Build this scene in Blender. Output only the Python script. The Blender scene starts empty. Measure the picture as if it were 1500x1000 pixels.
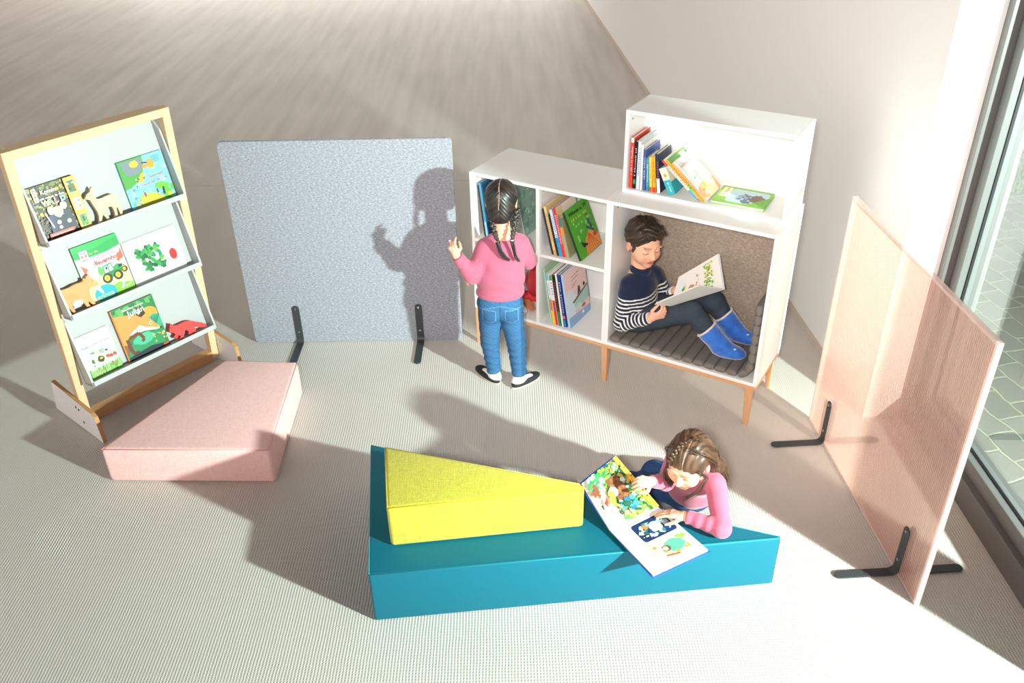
import bpy, bmesh, math, random
import numpy as np
from mathutils import Matrix, Vector
R_ = random.Random(7)
NPR = np.random.RandomState(5)
SC = bpy.context.scene
COL = SC.collection
PI = math.pi

# ------------------------------------------------------------------ colours
def lin(v):
    return v / 12.92 if v <= 0.04045 else ((v + 0.055) / 1.055) ** 2.4
def hx(s):
    s = s.lstrip('#')
    return tuple(lin(int(s[i:i + 2], 16) / 255) for i in (0, 2, 4))

# ------------------------------------------------------------------ materials
def mat(name, col=(0.8, 0.8, 0.8), rough=0.5, noise=0.0, nscale=40, bump=0.0, bscale=200, col2=None, spec=0.5,
        sheen=0.0, metal=0.0, stretch=None, attr=None, sss=0.0, coat=0.0, fleck=None):
    m = bpy.data.materials.new(name)
    m.use_nodes = True
    nt = m.node_tree
    N, L = nt.nodes, nt.links
    b = N['Principled BSDF']
    b.inputs['Roughness'].default_value = rough
    b.inputs['Specular IOR Level'].default_value = spec
    b.inputs['Metallic'].default_value = metal
    b.inputs['Sheen Weight'].default_value = sheen
    b.inputs['Coat Weight'].default_value = coat
    if sss:
        b.inputs['Subsurface Weight'].default_value = sss
        b.inputs['Subsurface Radius'].default_value = (0.012, 0.005, 0.003)
        b.inputs['Subsurface Scale'].default_value = 0.6
    b.inputs['Base Color'].default_value = (*col, 1)
    tc = N.new('ShaderNodeTexCoord')
    mp = N.new('ShaderNodeMapping')
    if stretch:
        mp.inputs['Scale'].default_value = stretch
    L.new(tc.outputs['Object'], mp.inputs['Vector'])
    src = None
    if attr:
        a = N.new('ShaderNodeAttribute')
        a.attribute_name = attr
        src = a.outputs['Color']
        L.new(src, b.inputs['Base Color'])
    if noise > 0:
        t = N.new('ShaderNodeTexNoise')
        t.inputs['Scale'].default_value = nscale
        t.inputs['Detail'].default_value = 5
        L.new(mp.outputs[0], t.inputs['Vector'])
        mx = N.new('ShaderNodeMix')
        mx.data_type = 'RGBA'
        c2 = col2 if col2 else tuple(c * 0.6 for c in col)
        mr = N.new('ShaderNodeMapRange')
        mr.inputs['From Min'].default_value = 0.35
        mr.inputs['From Max'].default_value = 0.65
        mr.inputs['To Max'].default_value = noise
        L.new(t.outputs['Fac'], mr.inputs['Value'])
        L.new(mr.outputs[0], mx.inputs['Factor'])
        if src:
            L.new(src, mx.inputs['A'])
            ml = N.new('ShaderNodeMix'); ml.data_type = 'RGBA'; ml.blend_type = 'MULTIPLY'
            ml.inputs['Factor'].default_value = 1
            ml.inputs['B'].default_value = (0.6, 0.6, 0.6, 1)
            L.new(src, ml.inputs['A'])
            L.new(ml.outputs['Result'], mx.inputs['B'])
        else:
            mx.inputs['A'].default_value = (*col, 1)
            mx.inputs['B'].default_value = (*c2, 1)
        L.new(mx.outputs['Result'], b.inputs['Base Color'])
    if bump > 0:
        t2 = N.new('ShaderNodeTexNoise')
        t2.inputs['Scale'].default_value = bscale
        t2.inputs['Detail'].default_value = 3
        L.new(mp.outputs[0], t2.inputs['Vector'])
        bp = N.new('ShaderNodeBump')
        bp.inputs['Strength'].default_value = bump
        bp.inputs['Distance'].default_value = 0.002
        L.new(t2.outputs['Fac'], bp.inputs['Height'])
        L.new(bp.outputs[0], b.inputs['Normal'])
    return m

# ------------------------------------------------------------------ object helpers
def tag(o, label=None, cat=None, group=None, kind=None):
    if label: o['label'] = label
    if cat: o['category'] = cat
    if group: o['group'] = group
    if kind: o['kind'] = kind
    return o

def thing(name, label, cat, M=None, group=None):
    o = bpy.data.objects.new(name, None)
    o.empty_display_size = 0.05
    COL.objects.link(o)
    if M is not None: o.matrix_world = M
    tag(o, label, cat, group)
    return o

def rootM(o):
    M = o.matrix_basis.copy()
    p = o.parent
    while p is not None:
        M = p.matrix_basis @ M
        p = p.parent
    return M

def link(name, me, mats, parent=None, world=True):
    """mesh given in world coordinates (world=True) or in its thing's coordinates."""
    o = bpy.data.objects.new(name, me)
    COL.objects.link(o)
    for m in (mats if isinstance(mats, (list, tuple)) else [mats]):
        me.materials.append(m)
    if parent is not None:
        o.parent = parent
        if world:
            me.transform(rootM(parent).inverted())
    return o

def done(name, bm, mats, parent=None, world=True, smooth=False, ang=None):
    bmesh.ops.recalc_face_normals(bm, faces=bm.faces)
    me = bpy.data.meshes.new(name)
    bm.to_mesh(me)
    bm.free()
    if smooth:
        for p in me.polygons: p.use_smooth = True
        if ang is not None:
            try: me.set_sharp_from_angle(angle=math.radians(ang))
            except Exception: pass
    return link(name, me, mats, parent, world)

def box(bm, lo, hi, M=None, bev=0.0, seg=2, mi=0):
    r = bmesh.ops.create_cube(bm, size=1)
    vs = r['verts']
    for v in vs:
        v.co = Vector([lo[i] + (v.co[i] + 0.5) * (hi[i] - lo[i]) for i in range(3)])
    fs = set(f for v in vs for f in v.link_faces)
    if bev > 0:
        es = set(e for v in vs for e in v.link_edges)
        rr = bmesh.ops.bevel(bm, geom=list(es), offset=bev, segments=seg, affect='EDGES', profile=0.5)
        vs = set(v for f in rr['faces'] for v in f.verts) | set(v for v in vs if v.is_valid)
        fs = set(f for v in vs for f in v.link_faces)
    if M is not None:
        bmesh.ops.transform(bm, matrix=M, verts=list(vs))
    for f in fs:
        if f.is_valid: f.material_index = mi
    return vs

def prism(bm, poly, z0, z1, M=None, bev=0.0, seg=2, mi=0, bev_side=True):
    """polygon in xy extruded z0..z1"""
    n = len(poly)
    a = [bm.verts.new((p[0], p[1], z0)) for p in poly]
    b = [bm.verts.new((p[0], p[1], z1)) for p in poly]
    fs = [bm.faces.new(a[::-1]), bm.faces.new(b)]
    for i in range(n):
        j = (i + 1) % n
        fs.append(bm.faces.new((a[i], a[j], b[j], b[i])))
    vs = a + b
    if bev > 0:
        if bev_side:
            es = list(set(e for v in vs for e in v.link_edges))
        else:
            es = list(set(e for f in fs[:2] for e in f.edges))
        rr = bmesh.ops.bevel(bm, geom=es, offset=bev, segments=seg, affect='EDGES', profile=0.5)
        vs = list(set(v for f in rr['faces'] for v in f.verts) | set(v for v in vs if v.is_valid))
        fs = list(set(f for v in vs for f in v.link_faces))
    if M is not None:
        bmesh.ops.transform(bm, matrix=M, verts=[v for v in vs if v.is_valid])
    for f in fs:
        if f.is_valid: f.material_index = mi
    return vs

def tube(bm, pts, r, seg=10, mi=0, caps=True, flat=None):
    pts = [Vector(p) for p in pts]
    n = len(pts)
    rs = r if isinstance(r, (list, tuple)) else [r] * n
    rings = []
    up = None
    for i, p in enumerate(pts):
        t = (pts[min(i + 1, n - 1)] - pts[max(i - 1, 0)]).normalized()
        if up is None:
            up = Vector((0, 0, 1)) if abs(t.z) < 0.9 else Vector((0, 1, 0))
        s = t.cross(up).normalized()
        up = s.cross(t).normalized()
        ring = []
        for k in range(seg):
            a = 2 * PI * k / seg
            q = s * math.cos(a) * rs[i] + up * math.sin(a) * rs[i] * (flat if flat else 1)
            ring.append(bm.verts.new(p + q))
        rings.append(ring)
    for i in range(n - 1):
        for k in range(seg):
            k2 = (k + 1) % seg
            f = bm.faces.new((rings[i][k], rings[i][k2], rings[i + 1][k2], rings[i + 1][k]))
            f.material_index = mi
    if caps:
        for rg, rev in ((rings[0], True), (rings[-1], False)):
            f = bm.faces.new(rg[::-1] if rev else rg)
            f.material_index = mi

def frameM(o, x, y, z=None):
    """matrix with origin o and axis columns"""
    x = Vector(x); y = Vector(y)
    z = Vector(z) if z is not None else x.cross(y)
    M = Matrix.Identity(4)
    for i in range(3):
        M[i][0], M[i][1], M[i][2], M[i][3] = x[i], y[i], z[i], o[i]
    return M

# ------------------------------------------------------------------ printed pictures (flat coloured shapes on a surface)
_txt = {}
def text_geo(s, bold=0.0, spacing=1.0):
    k = (s, bold, spacing)
    if k not in _txt:
        cu = bpy.data.curves.new('lettering', 'FONT')
        cu.body = s
        cu.size = 1.0
        cu.offset = bold
        cu.space_character = spacing
        cu.resolution_u = 2
        o = bpy.data.objects.new('lettering', cu)
        COL.objects.link(o)
        dg = bpy.context.evaluated_depsgraph_get()
        me = bpy.data.meshes.new_from_object(o.evaluated_get(dg))
        vs = [(v.co.x, v.co.y) for v in me.vertices]
        fs = [tuple(p.vertices) for p in me.polygons]
        bpy.data.objects.remove(o); bpy.data.curves.remove(cu); bpy.data.meshes.remove(me)
        _txt[k] = (vs, fs, max([v[0] for v in vs] + [0.001]))
    return _txt[k]

PRINT = mat('printed_paper', rough=0.35, attr='Col', spec=0.4)
PRINTM = mat('printed_matt', rough=0.7, attr='Col', spec=0.3)

class Art:
    """shapes in a w x h picture; coordinates 0..1; colours hex"""
    def __init__(s, w, h, seed=1):
        s.w, s.h = w, h
        s.V, s.F, s.C, s.L = [], [], [], 0
        s.r = random.Random(seed)
    def _add(s, pts, faces, col, layer=None):
        s.L += 1
        z = s.L * 0.000035
        b = len(s.V)
        s.V += [(x * s.w, y * s.h, z) for x, y in pts]
        for f in faces:
            s.F.append(tuple(b + i for i in f)); s.C.append(hx(col) if isinstance(col, str) else col)
    def poly(s, pts, col):
        # keep every shape inside the sheet
        for ax_, lim, sg in ((0, 0.0, 1), (0, 1.0, -1), (1, 0.0, 1), (1, 1.0, -1)):
            out = []
            for i in range(len(pts)):
                a, b = pts[i - 1], pts[i]
                da, db = (a[ax_] - lim) * sg, (b[ax_] - lim) * sg
                if (da >= 0) != (db >= 0):
                    k = da / (da - db)
                    out.append((a[0] + (b[0] - a[0]) * k, a[1] + (b[1] - a[1]) * k))
                if db >= 0: out.append(b)
            pts = out
            if len(pts) < 3: return
        s._add(pts, [tuple(range(len(pts)))], col)
    def rect(s, x0, y0, x1, y1, col):
        s.poly([(x0, y0), (x1, y0), (x1, y1), (x0, y1)], col)
    def rrect(s, x0, y0, x1, y1, r, col):
        pts = []
        ry = r * s.w / s.h
        for cx, cy, a0 in ((x1 - r, y1 - ry, 0), (x0 + r, y1 - ry, 90), (x0 + r, y0 + ry, 180), (x1 - r, y0 + ry, 270)):
            for k in range(5):
                a = math.radians(a0 + k * 22.5)
                pts.append((cx + r * math.cos(a), cy + ry * math.sin(a)))
        s.poly(pts, col)
    def ell(s, cx, cy, rx, ry, col, n=18, jit=0.0, rot=0.0):
        pts = []
        for k in range(n):
            a = 2 * PI * k / n
            q = 1 + jit * (s.r.random() - 0.5)
            x, y = rx * math.cos(a) * q * s.w, ry * math.sin(a) * q * s.h
            c, d = math.cos(rot), math.sin(rot)
            pts.append((cx + (x * c - y * d) / s.w, cy + (x * d + y * c) / s.h))
        s.poly(pts, col)
    def line(s, pts, wd, col):
        for (x0, y0), (x1, y1) in zip(pts, pts[1:]):
            dx, dy = (x1 - x0) * s.w, (y1 - y0) * s.h
            l = math.hypot(dx, dy) or 1e-6
            nx, ny = -dy / l * wd / 2 / s.w, dx / l * wd / 2 / s.h
            s.poly([(x0 - nx, y0 - ny), (x1 - nx, y1 - ny), (x1 + nx, y1 + ny), (x0 + nx, y0 + ny)], col)
    def scatter(s, x0, y0, x1, y1, n, sz, cols, jit=0.6, n_=7):
        for _ in range(n):
            r = sz * (0.4 + s.r.random())
            x = min(max(x0 + s.r.random() * (x1 - x0), r), 1 - r)
            y = min(max(y0 + s.r.random() * (y1 - y0), r * s.w / s.h), 1 - r * s.w / s.h)
            s.ell(x, y, r, r * s.w / s.h * (0.5 + 0.6 * s.r.random()), s.r.choice(cols), n=n_, jit=jit, rot=s.r.random() * 3)
    def text(s, st, x, y, size, col, bold=0.0, rot=0.0, fit=None, spacing=1.0):
        vs, fs, wd = text_geo(st, bold, spacing)
        sc = size * s.h
        sx = sc if fit is None else fit * s.w / wd
        c, d = math.cos(rot), math.sin(rot)
        pts = [(x + (a * sx * c - b * sc * d) / s.w, y + (a * sx * d + b * sc * c) / s.h) for a, b in vs]
        s._add(pts, fs, col)
    def marks(s, x, y, w, h, n, col, rot=0.0):
        """a line of lettering too small to read: short upright and slanting strokes"""
        c, d = math.cos(rot), math.sin(rot)
        for i in range(n):
            if s.r.random() < 0.12: continue
            cx = i * w / n; lw = w / n * 0.62
            top = h * (1.0 if s.r.random() < 0.35 else 0.7)
            q = [(cx, 0), (cx + lw * 0.4, 0), (cx + lw * (0.3 + 0.5 * s.r.random()), top), (cx + lw * 0.1, top)]
            s.poly([(x + (a * s.w * c - b * s.h * d) / s.w, y + (a * s.w * d + b * s.h * c) / s.h) for a, b in q], col)
            q = [(cx + lw * 0.2, h * 0.3), (cx + lw, h * 0.25), (cx + lw, h * 0.45), (cx + lw * 0.2, h * 0.5)]
            s.poly([(x + (a * s.w * c - b * s.h * d) / s.w, y + (a * s.w * d + b * s.h * c) / s.h) for a, b in q], col)
    def fig(s, x, y, sz, top, skin='#e8b898', hair='#6a4a30', leg='#38466a'):
        k = s.w / s.h
        s.poly([(x - sz * .3, y), (x - sz * .05, y), (x, y + sz * k * .8), (x - sz * .3, y + sz * k * .8)], leg)
        s.poly([(x + sz * .3, y), (x + sz * .05, y), (x, y + sz * k * .8), (x + sz * .3, y + sz * k * .8)], leg)
        s.poly([(x - sz * .4, y + sz * k * .7), (x + sz * .4, y + sz * k * .7), (x + sz * .3, y + sz * k * 1.6), (x - sz * .3, y + sz * k * 1.6)], top)
        s.ell(x, y + sz * k * 1.95, sz * .33, sz * k * .36, hair)
        s.ell(x, y + sz * k * 1.88, sz * .27, sz * k * .28, skin)
    def build(s, name, parent, M, m=None, world=False):
        me = bpy.data.meshes.new(name)
        me.from_pydata(s.V, [], s.F)
        ca = me.color_attributes.new('Col', 'FLOAT_COLOR', 'CORNER')
        i = 0
        for p, c in zip(me.polygons, s.C):
            for _ in p.loop_indices:
                ca.data[i].color = (*c, 1); i += 1
        me.transform(M)
        return link(name, me, m or PRINT, parent, world)

# ------------------------------------------------------------------ smooth solid modelling (signed distance + surface nets)
class Solid:
    def __init__(s): s.P = []
    def cap(s, a, b, ra, rb=None, k=0.012, c=None, op='add', wr=None):
        s.P.append(dict(t='cap', a=np.array(a, float), b=np.array(b, float), ra=ra, rb=ra if rb is None else rb, k=k, c=c, op=op, wr=wr)); return s
    def cyl(s, a, b, ra, rb=None, k=0.004, c=None, op='add', wr=None, e=0.003):
        s.P.append(dict(t='cyl', a=np.array(a, float), b=np.array(b, float), ra=ra, rb=ra if rb is None else rb, k=k, c=c, op=op, wr=wr, e=e)); return s
    def ell(s, p, r, rot=None, k=0.012, c=None, op='add'):
        r = np.array([r] * 3 if np.isscalar(r) else r, float)
        s.P.append(dict(t='ell', p=np.array(p, float), r=r, R=None if rot is None else np.array(rot, float), k=k, c=c, op=op)); return s
    def chain(s, pts, rs, k=0.012, c=None, wr=None):
        for i in range(len(pts) - 1):
            s.cap(pts[i], pts[i + 1], rs[i], rs[i + 1], k=k, c=c, wr=wr)
        return s
    @staticmethod
    def bounds(q):
        if q['t'] in ('cap', 'cyl'):
            m = max(q['ra'], q['rb']) + (q['wr'][0] if q['wr'] else 0)
            return np.minimum(q['a'], q['b']) - m, np.maximum(q['a'], q['b']) + m
        m = q['r'] if q['R'] is None else np.full(3, q['r'].max())
        return q['p'] - m, q['p'] + m
    @staticmethod
    def ev(q, X, Y, Z):
        if q['t'] in ('cap', 'cyl'):
            a, b = q['a'], q['b']
            ab = b - a
            L = max(np.linalg.norm(ab), 1e-6)
            u = ab / L
            px, py, pz = X - a[0], Y - a[1], Z - a[2]
            t = px * u[0] + py * u[1] + pz * u[2]
            tc = np.clip(t, 0, L)
            rad = q['ra'] + (q['rb'] - q['ra']) * tc / L
            if q['wr']:
                w = q['wr']
                ref = np.array([0.3, 0.8, 0.5]) - u * (np.array([0.3, 0.8, 0.5]) @ u)
                ref /= np.linalg.norm(ref)
                s2 = np.cross(u, ref)
                an = np.arctan2(px * s2[0] + py * s2[1] + pz * s2[2], px * ref[0] + py * ref[1] + pz * ref[2])
                rad = rad + w[0] * np.sin(w[1] * tc + w[2] + 1.3 * np.sin(an + w[2]) + 0.6 * np.sin(2 * an)) * (0.55 + 0.45 * np.sin(an * 1.0 + 2 * w[2] + tc * 23))
            if q['t'] == 'cap':
                dx, dy, dz = px - u[0] * tc, py - u[1] * tc, pz - u[2] * tc
                return np.sqrt(dx * dx + dy * dy + dz * dz) - rad
            dx, dy, dz = px - u[0] * t, py - u[1] * t, pz - u[2] * t
            dr = np.sqrt(dx * dx + dy * dy + dz * dz) - rad
            dl = np.maximum(-t, t - L)
            e = q['e']
            dr = dr + e; dl = dl + e
            return np.minimum(np.maximum(dr, dl), 0) + np.sqrt(np.maximum(dr, 0) ** 2 + np.maximum(dl, 0) ** 2) - e
        p, r = q['p'], q['r']
        x, y, z = X - p[0], Y - p[1], Z - p[2]
        if q['R'] is not None:
            R = q['R']   # rows = local axes in world
            x, y, z = (R[0][0] * x + R[0][1] * y + R[0][2] * z, R[1][0] * x + R[1][1] * y + R[1][2] * z,
                       R[2][0] * x + R[2][1] * y + R[2][2] * z)
        k0 = np.sqrt((x / r[0]) ** 2 + (y / r[1]) ** 2 + (z / r[2]) ** 2)
        k1 = np.sqrt((x / r[0] ** 2) ** 2 + (y / r[1] ** 2) ** 2 + (z / r[2] ** 2) ** 2) + 1e-9
        return k0 * (k0 - 1) / k1
    def mesh(s, vox, base=(0.8, 0.8, 0.8), paint=None, disp=None):
        adds = [q for q in s.P if q['op'] == 'add']
        lo = np.min([s.bounds(q)[0] for q in adds], axis=0) - 3 * vox
        hi = np.max([s.bounds(q)[1] for q in adds], axis=0) + 3 * vox
        n = np.ceil((hi - lo) / vox).astype(int) + 1
        ax = [(lo[i] + vox * np.arange(n[i])).astype(np.float32) for i in range(3)]
        F = np.full(n, 0.05, np.float32)
        I = np.zeros(n, np.int16)
        for qi, q in enumerate(s.P):
            a, b = s.bounds(q)
            m = q['k'] + 3 * vox
            i0 = np.maximum(np.floor((a - m - lo) / vox).astype(int), 0)
            i1 = np.minimum(np.ceil((b + m - lo) / vox).astype(int) + 1, n)
            if np.any(i1 <= i0): continue
            sl = tuple(slice(i0[j], i1[j]) for j in range(3))
            X, Y, Z = np.meshgrid(ax[0][sl[0]], ax[1][sl[1]], ax[2][sl[2]], indexing='ij', sparse=True)
            d = s.ev(q, X, Y, Z).astype(np.float32)
            f = F[sl]
            k = max(q['k'], 1e-5)
            if q['op'] == 'add':
                h = np.maximum(k - np.abs(f - d), 0) / k
                cl = d < f
                F[sl] = np.minimum(f, d) - h * h * k * 0.25
                ii = I[sl]; ii[cl] = qi
            else:
                h = np.maximum(k - np.abs(f + d), 0) / k
                F[sl] = np.maximum(f, -d) + h * h * k * 0.25
                if q['c'] is not None:
                    ii = I[sl]; ii[(-d > f) & (np.abs(d) < 0.02)] = qi
        if disp is not None:
            X, Y, Z = np.meshgrid(*ax, indexing='ij', sparse=True)
            near = np.abs(F) < 0.02
            D = disp(X, Y, Z)
            F = np.where(near, F + np.broadcast_to(D, F.shape), F).astype(np.float32)
        S = F < 0
        c = np.zeros(tuple(n - 1), np.int8)
        for dx in (0, 1):
            for dy in (0, 1):
                for dz in (0, 1):
                    c += S[dx:n[0] - 1 + dx, dy:n[1] - 1 + dy, dz:n[2] - 1 + dz]
        act = (c > 0) & (c < 8)
        ix = np.argwhere(act)
        idm = np.full(act.shape, -1, np.int32)
        idm[act] = np.arange(len(ix))
        acc = np.zeros((len(ix), 3)); cnt = np.zeros(len(ix))
        for axis in range(3):
            o1, o2 = [j for j in range(3) if j != axis]
            for u in (0, 1):
                for v in (0, 1):
                    a = ix.copy(); a[:, o1] += u; a[:, o2] += v
                    b = a.copy(); b[:, axis] += 1
                    fa = F[a[:, 0], a[:, 1], a[:, 2]]; fb = F[b[:, 0], b[:, 1], b[:, 2]]
                    m = (fa < 0) != (fb < 0)
                    t = np.where(m, fa / np.where(m, fa - fb, 1), 0)
                    p = a.astype(float); p[:, axis] += t
                    acc[m] += p[m]; cnt[m] += 1
        V = acc / cnt[:, None] * vox + lo
        faces = []
        for axis in range(3):
            o1, o2 = (axis + 1) % 3, (axis + 2) % 3
            sa = [slice(0, n[j] - 1) for j in range(3)]; sb = list(sa)
            A = S[tuple(slice(0, n[j] - 1) for j in range(3))]
            sb[axis] = slice(1, n[axis])
            B = S[tuple(sb)]
            e = np.argwhere(A != B)
            e = e[(e[:, o1] > 0) & (e[:, o2] > 0)]
            q = []
            for u, v in ((0, 0), (1, 0), (1, 1), (0, 1)):
                g = e.copy(); g[:, o1] -= u; g[:, o2] -= v
                q.append(idm[g[:, 0], g[:, 1], g[:, 2]])
            q = np.stack(q, 1)
            flip = ~A[e[:, 0], e[:, 1], e[:, 2]]
            q[flip] = q[flip][:, ::-1]
            q = q[(q >= 0).all(1)]
            faces.append(q)
        Fc = np.concatenate(faces)
        # light smoothing
        for _ in range(2):
            sm = np.zeros_like(V); ct = np.zeros(len(V))
            for j in range(4):
                k2 = (j + 1) % 4
                np.add.at(sm, Fc[:, j], V[Fc[:, k2]]); np.add.at(ct, Fc[:, j], 1)
                np.add.at(sm, Fc[:, k2], V[Fc[:, j]]); np.add.at(ct, Fc[:, k2], 1)
            V = V * 0.5 + 0.5 * sm / ct[:, None]
        Ci = I[ix[:, 0], ix[:, 1], ix[:, 2]]
        C = np.tile(np.array(base, float), (len(V), 1))
        for qi in np.unique(Ci):
            q = s.P[qi]; m = Ci == qi
            if q['c'] is None: continue
            if callable(q['c']):
                C[m] = q['c'](V[m], q)
            else:
                C[m] = q['c']
        if paint is not None: C = paint(V, C)
        me = bpy.data.meshes.new('solid')
        me.vertices.add(len(V)); me.vertices.foreach_set('co', V.astype(np.float32).ravel())
        me.loops.add(len(Fc) * 4); me.loops.foreach_set('vertex_index', Fc.astype(np.int32).ravel())
        me.polygons.add(len(Fc)); me.polygons.foreach_set('loop_start', np.arange(0, len(Fc) * 4, 4, dtype=np.int32))
        me.polygons.foreach_set('loop_total', np.full(len(Fc), 4, np.int32))
        me.polygons.foreach_set('use_smooth', np.ones(len(Fc), bool))
        me.update(); me.validate()
        at = me.color_attributes.new('Col', 'FLOAT_COLOR', 'POINT')
        at.data.foreach_set('color', np.concatenate([C, np.ones((len(C), 1))], 1).astype(np.float32).ravel())
        return me

def solid(name, S, vox, m, parent, base=(0.8, 0.8, 0.8), paint=None, disp=None):
    me = S.mesh(vox, base, paint, disp)
    me.name = name
    return link(name, me, m, parent, True)

# ------------------------------------------------------------------ camera
CAM_H = 2.7043
def make_camera():
    th, r = 0.5591, -0.0212
    c, s = math.cos(th), math.sin(th)
    fwd, up, rt = Vector((0, c, -s)), Vector((0, s, c)), Vector((1, 0, 0))
    cr, sr = math.cos(r), math.sin(r)
    X = rt * cr + up * sr
    Y = up * cr - rt * sr
    cd = bpy.data.cameras.new('camera')
    cd.sensor_width = 36; cd.sensor_fit = 'HORIZONTAL'
    cd.lens = 1301.87 / 1500 * 36
    cd.clip_start = 0.05; cd.clip_end = 200
    co = bpy.data.objects.new('camera', cd)
    COL.objects.link(co)
    co.matrix_world = frameM((0, 0, CAM_H), X, Y, -fwd)
    SC.camera = co
make_camera()

# ------------------------------------------------------------------ materials of the place
def carpet():
    m = mat('carpet', rough=0.9)
    nt = m.node_tree; N, L = nt.nodes, nt.links
    b = N['Principled BSDF']
    b.inputs['Specular IOR Level'].default_value = 0.4
    b.inputs['Roughness'].default_value = 0.44
    tc = N.new('ShaderNodeTexCoord')
    sp = N.new('ShaderNodeSeparateXYZ'); L.new(tc.outputs['Object'], sp.inputs[0])
    def math_(op, a, bb=None, c=None):
        n = N.new('ShaderNodeMath'); n.operation = op
        for i, v in enumerate((a, bb, c)):
            if v is None: continue
            if isinstance(v, (int, float)): n.inputs[i].default_value = v
            else: L.new(v, n.inputs[i])
        return n.outputs[0]
    # ribs along y, knots across
    wob = N.new('ShaderNodeTexNoise'); wob.inputs['Scale'].default_value = 9; L.new(tc.outputs['Object'], wob.inputs['Vector'])
    xx = math_('ADD', sp.outputs[0], math_('MULTIPLY', wob.outputs['Fac'], 0.006))
    rib = math_('SINE', math_('MULTIPLY', xx, 2 * PI / 0.0115))
    kn = math_('SINE', math_('MULTIPLY', sp.outputs[1], 2 * PI / 0.013))
    near_ = N.new('ShaderNodeMapRange'); near_.inputs['From Min'].default_value = 4.5; near_.inputs['From Max'].default_value = 8; near_.inputs['To Min'].default_value = 1; near_.inputs['To Max'].default_value = 0
    L.new(sp.outputs[1], near_.inputs['Value']); rib = math_('MULTIPLY', rib, near_.outputs[0])
    h = math_('ADD', math_('MULTIPLY', rib, 0.6), math_('MULTIPLY', math_('MULTIPLY', kn, rib), 0.55))
    fn = N.new('ShaderNodeTexNoise'); fn.inputs['Scale'].default_value = 320; L.new(tc.outputs['Object'], fn.inputs['Vector'])
    h = math_('ADD', h, math_('MULTIPLY', fn.outputs['Fac'], 0.5))
    # seam between two lengths of carpet
    sy = math_('ABSOLUTE', math_('SUBTRACT', sp.outputs[1], math_('ADD', 6.78, math_('MULTIPLY', wob.outputs['Fac'], 0.03))))
    seam = math_('LESS_THAN', sy, 0.012)
    bp = N.new('ShaderNodeBump'); bp.inputs['Strength'].default_value = 0.38; bp.inputs['Distance'].default_value = 0.003
    L.new(math_('SUBTRACT', h, math_('MULTIPLY', seam, 3)), bp.inputs['Height']); L.new(bp.outputs[0], b.inputs['Normal'])
    # fibre colour: worn vacuum streaks along y plus blotches
    mp = N.new('ShaderNodeMapping'); mp.inputs['Scale'].default_value = (5, 0.35, 1); L.new(tc.outputs['Object'], mp.inputs['Vector'])
    st = N.new('ShaderNodeTexNoise'); st.inputs['Scale'].default_value = 1.6; st.inputs['Detail'].default_value = 4; L.new(mp.outputs[0], st.inputs['Vector'])
    bl = N.new('ShaderNodeTexNoise'); bl.inputs['Scale'].default_value = 1.3; bl.inputs['Detail'].default_value = 5; L.new(tc.outputs['Object'], bl.inputs['Vector'])
    far = N.new('ShaderNodeMapRange'); far.inputs['From Min'].default_value = 5.5; far.inputs['From Max'].default_value = 8
    L.new(sp.outputs[1], far.inputs['Value'])
    v = math_('ADD', math_('MULTIPLY', math_('SUBTRACT', st.outputs['Fac'], 0.5), math_('MULTIPLY_ADD', far.outputs[0], 1.5, 0.15)), math_('MULTIPLY', math_('SUBTRACT', bl.outputs['Fac'], 0.5), 0.5))
    v = math_('ADD', v, math_('MULTIPLY', rib, 0.05))  # gaps between ribs darker: their shade put into the colour
    v = math_('SUBTRACT', v, math_('MULTIPLY', seam, 0.35))
    cr = N.new('ShaderNodeMapRange'); cr.inputs['From Min'].default_value = -0.6; cr.inputs['From Max'].default_value = 0.6
    L.new(v, cr.inputs['Value'])
    mx = N.new('ShaderNodeMix'); mx.data_type = 'RGBA'
    mx.inputs['A'].default_value = (0.48, 0.447, 0.407, 1); mx.inputs['B'].default_value = (0.71, 0.675, 0.62, 1)
    L.new(cr.outputs[0], mx.inputs['Factor']); L.new(mx.outputs['Result'], b.inputs['Base Color'])
    return m

M_CARPET = carpet()
M_WALL = mat('wall_paint', (0.90, 0.89, 0.87), rough=0.75, bump=0.15, bscale=120)
M_WHITE = mat('white_melamine', (0.88, 0.88, 0.86), rough=0.38, spec=0.4)
M_BIRCH = mat('birch_wood', hx('#dcc09a'), rough=0.5, noise=0.5, nscale=14, col2=hx('#cfa878'), stretch=(1, 1, 12), bump=0.05)
M_BEECH = mat('beech_wood', hx('#dba97c'), rough=0.45, noise=0.5, nscale=18, col2=hx('#cf9566'), stretch=(14, 14, 1))
M_PLY = mat('plywood_edge', hx('#c29464'), rough=0.6, noise=0.6, nscale=30, col2=hx('#a87a4c'))
M_ALU = mat('grey_window_metal', (0.16, 0.17, 0.165), rough=0.4, spec=0.5)
M_RUBBER = mat('black_rubber', (0.01, 0.01, 0.01), rough=0.6)
M_BRACKET = mat('dark_powder_coated_steel', (0.035, 0.04, 0.045), rough=0.42, spec=0.5)
M_STEEL = mat('bright_steel', (0.75, 0.74, 0.7), rough=0.25, metal=1.0)
M_DARKHOLE = mat('dark_hole', (0.03, 0.03, 0.03), rough=0.8)

def grazing(N, L, lo, p=4.0):
    """reflectivity that rises towards grazing angles, same from both sides"""
    lw = N.new('ShaderNodeLayerWeight'); lw.inputs['Blend'].default_value = 0.5
    pw = N.new('ShaderNodeMath'); pw.operation = 'POWER'; pw.inputs[1].default_value = p; L.new(lw.outputs['Facing'], pw.inputs[0])
    mr = N.new('ShaderNodeMapRange'); mr.inputs['To Min'].default_value = lo; mr.inputs['To Max'].default_value = 0.9; L.new(pw.outputs[0], mr.inputs['Value'])
    return mr.outputs[0]

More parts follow.
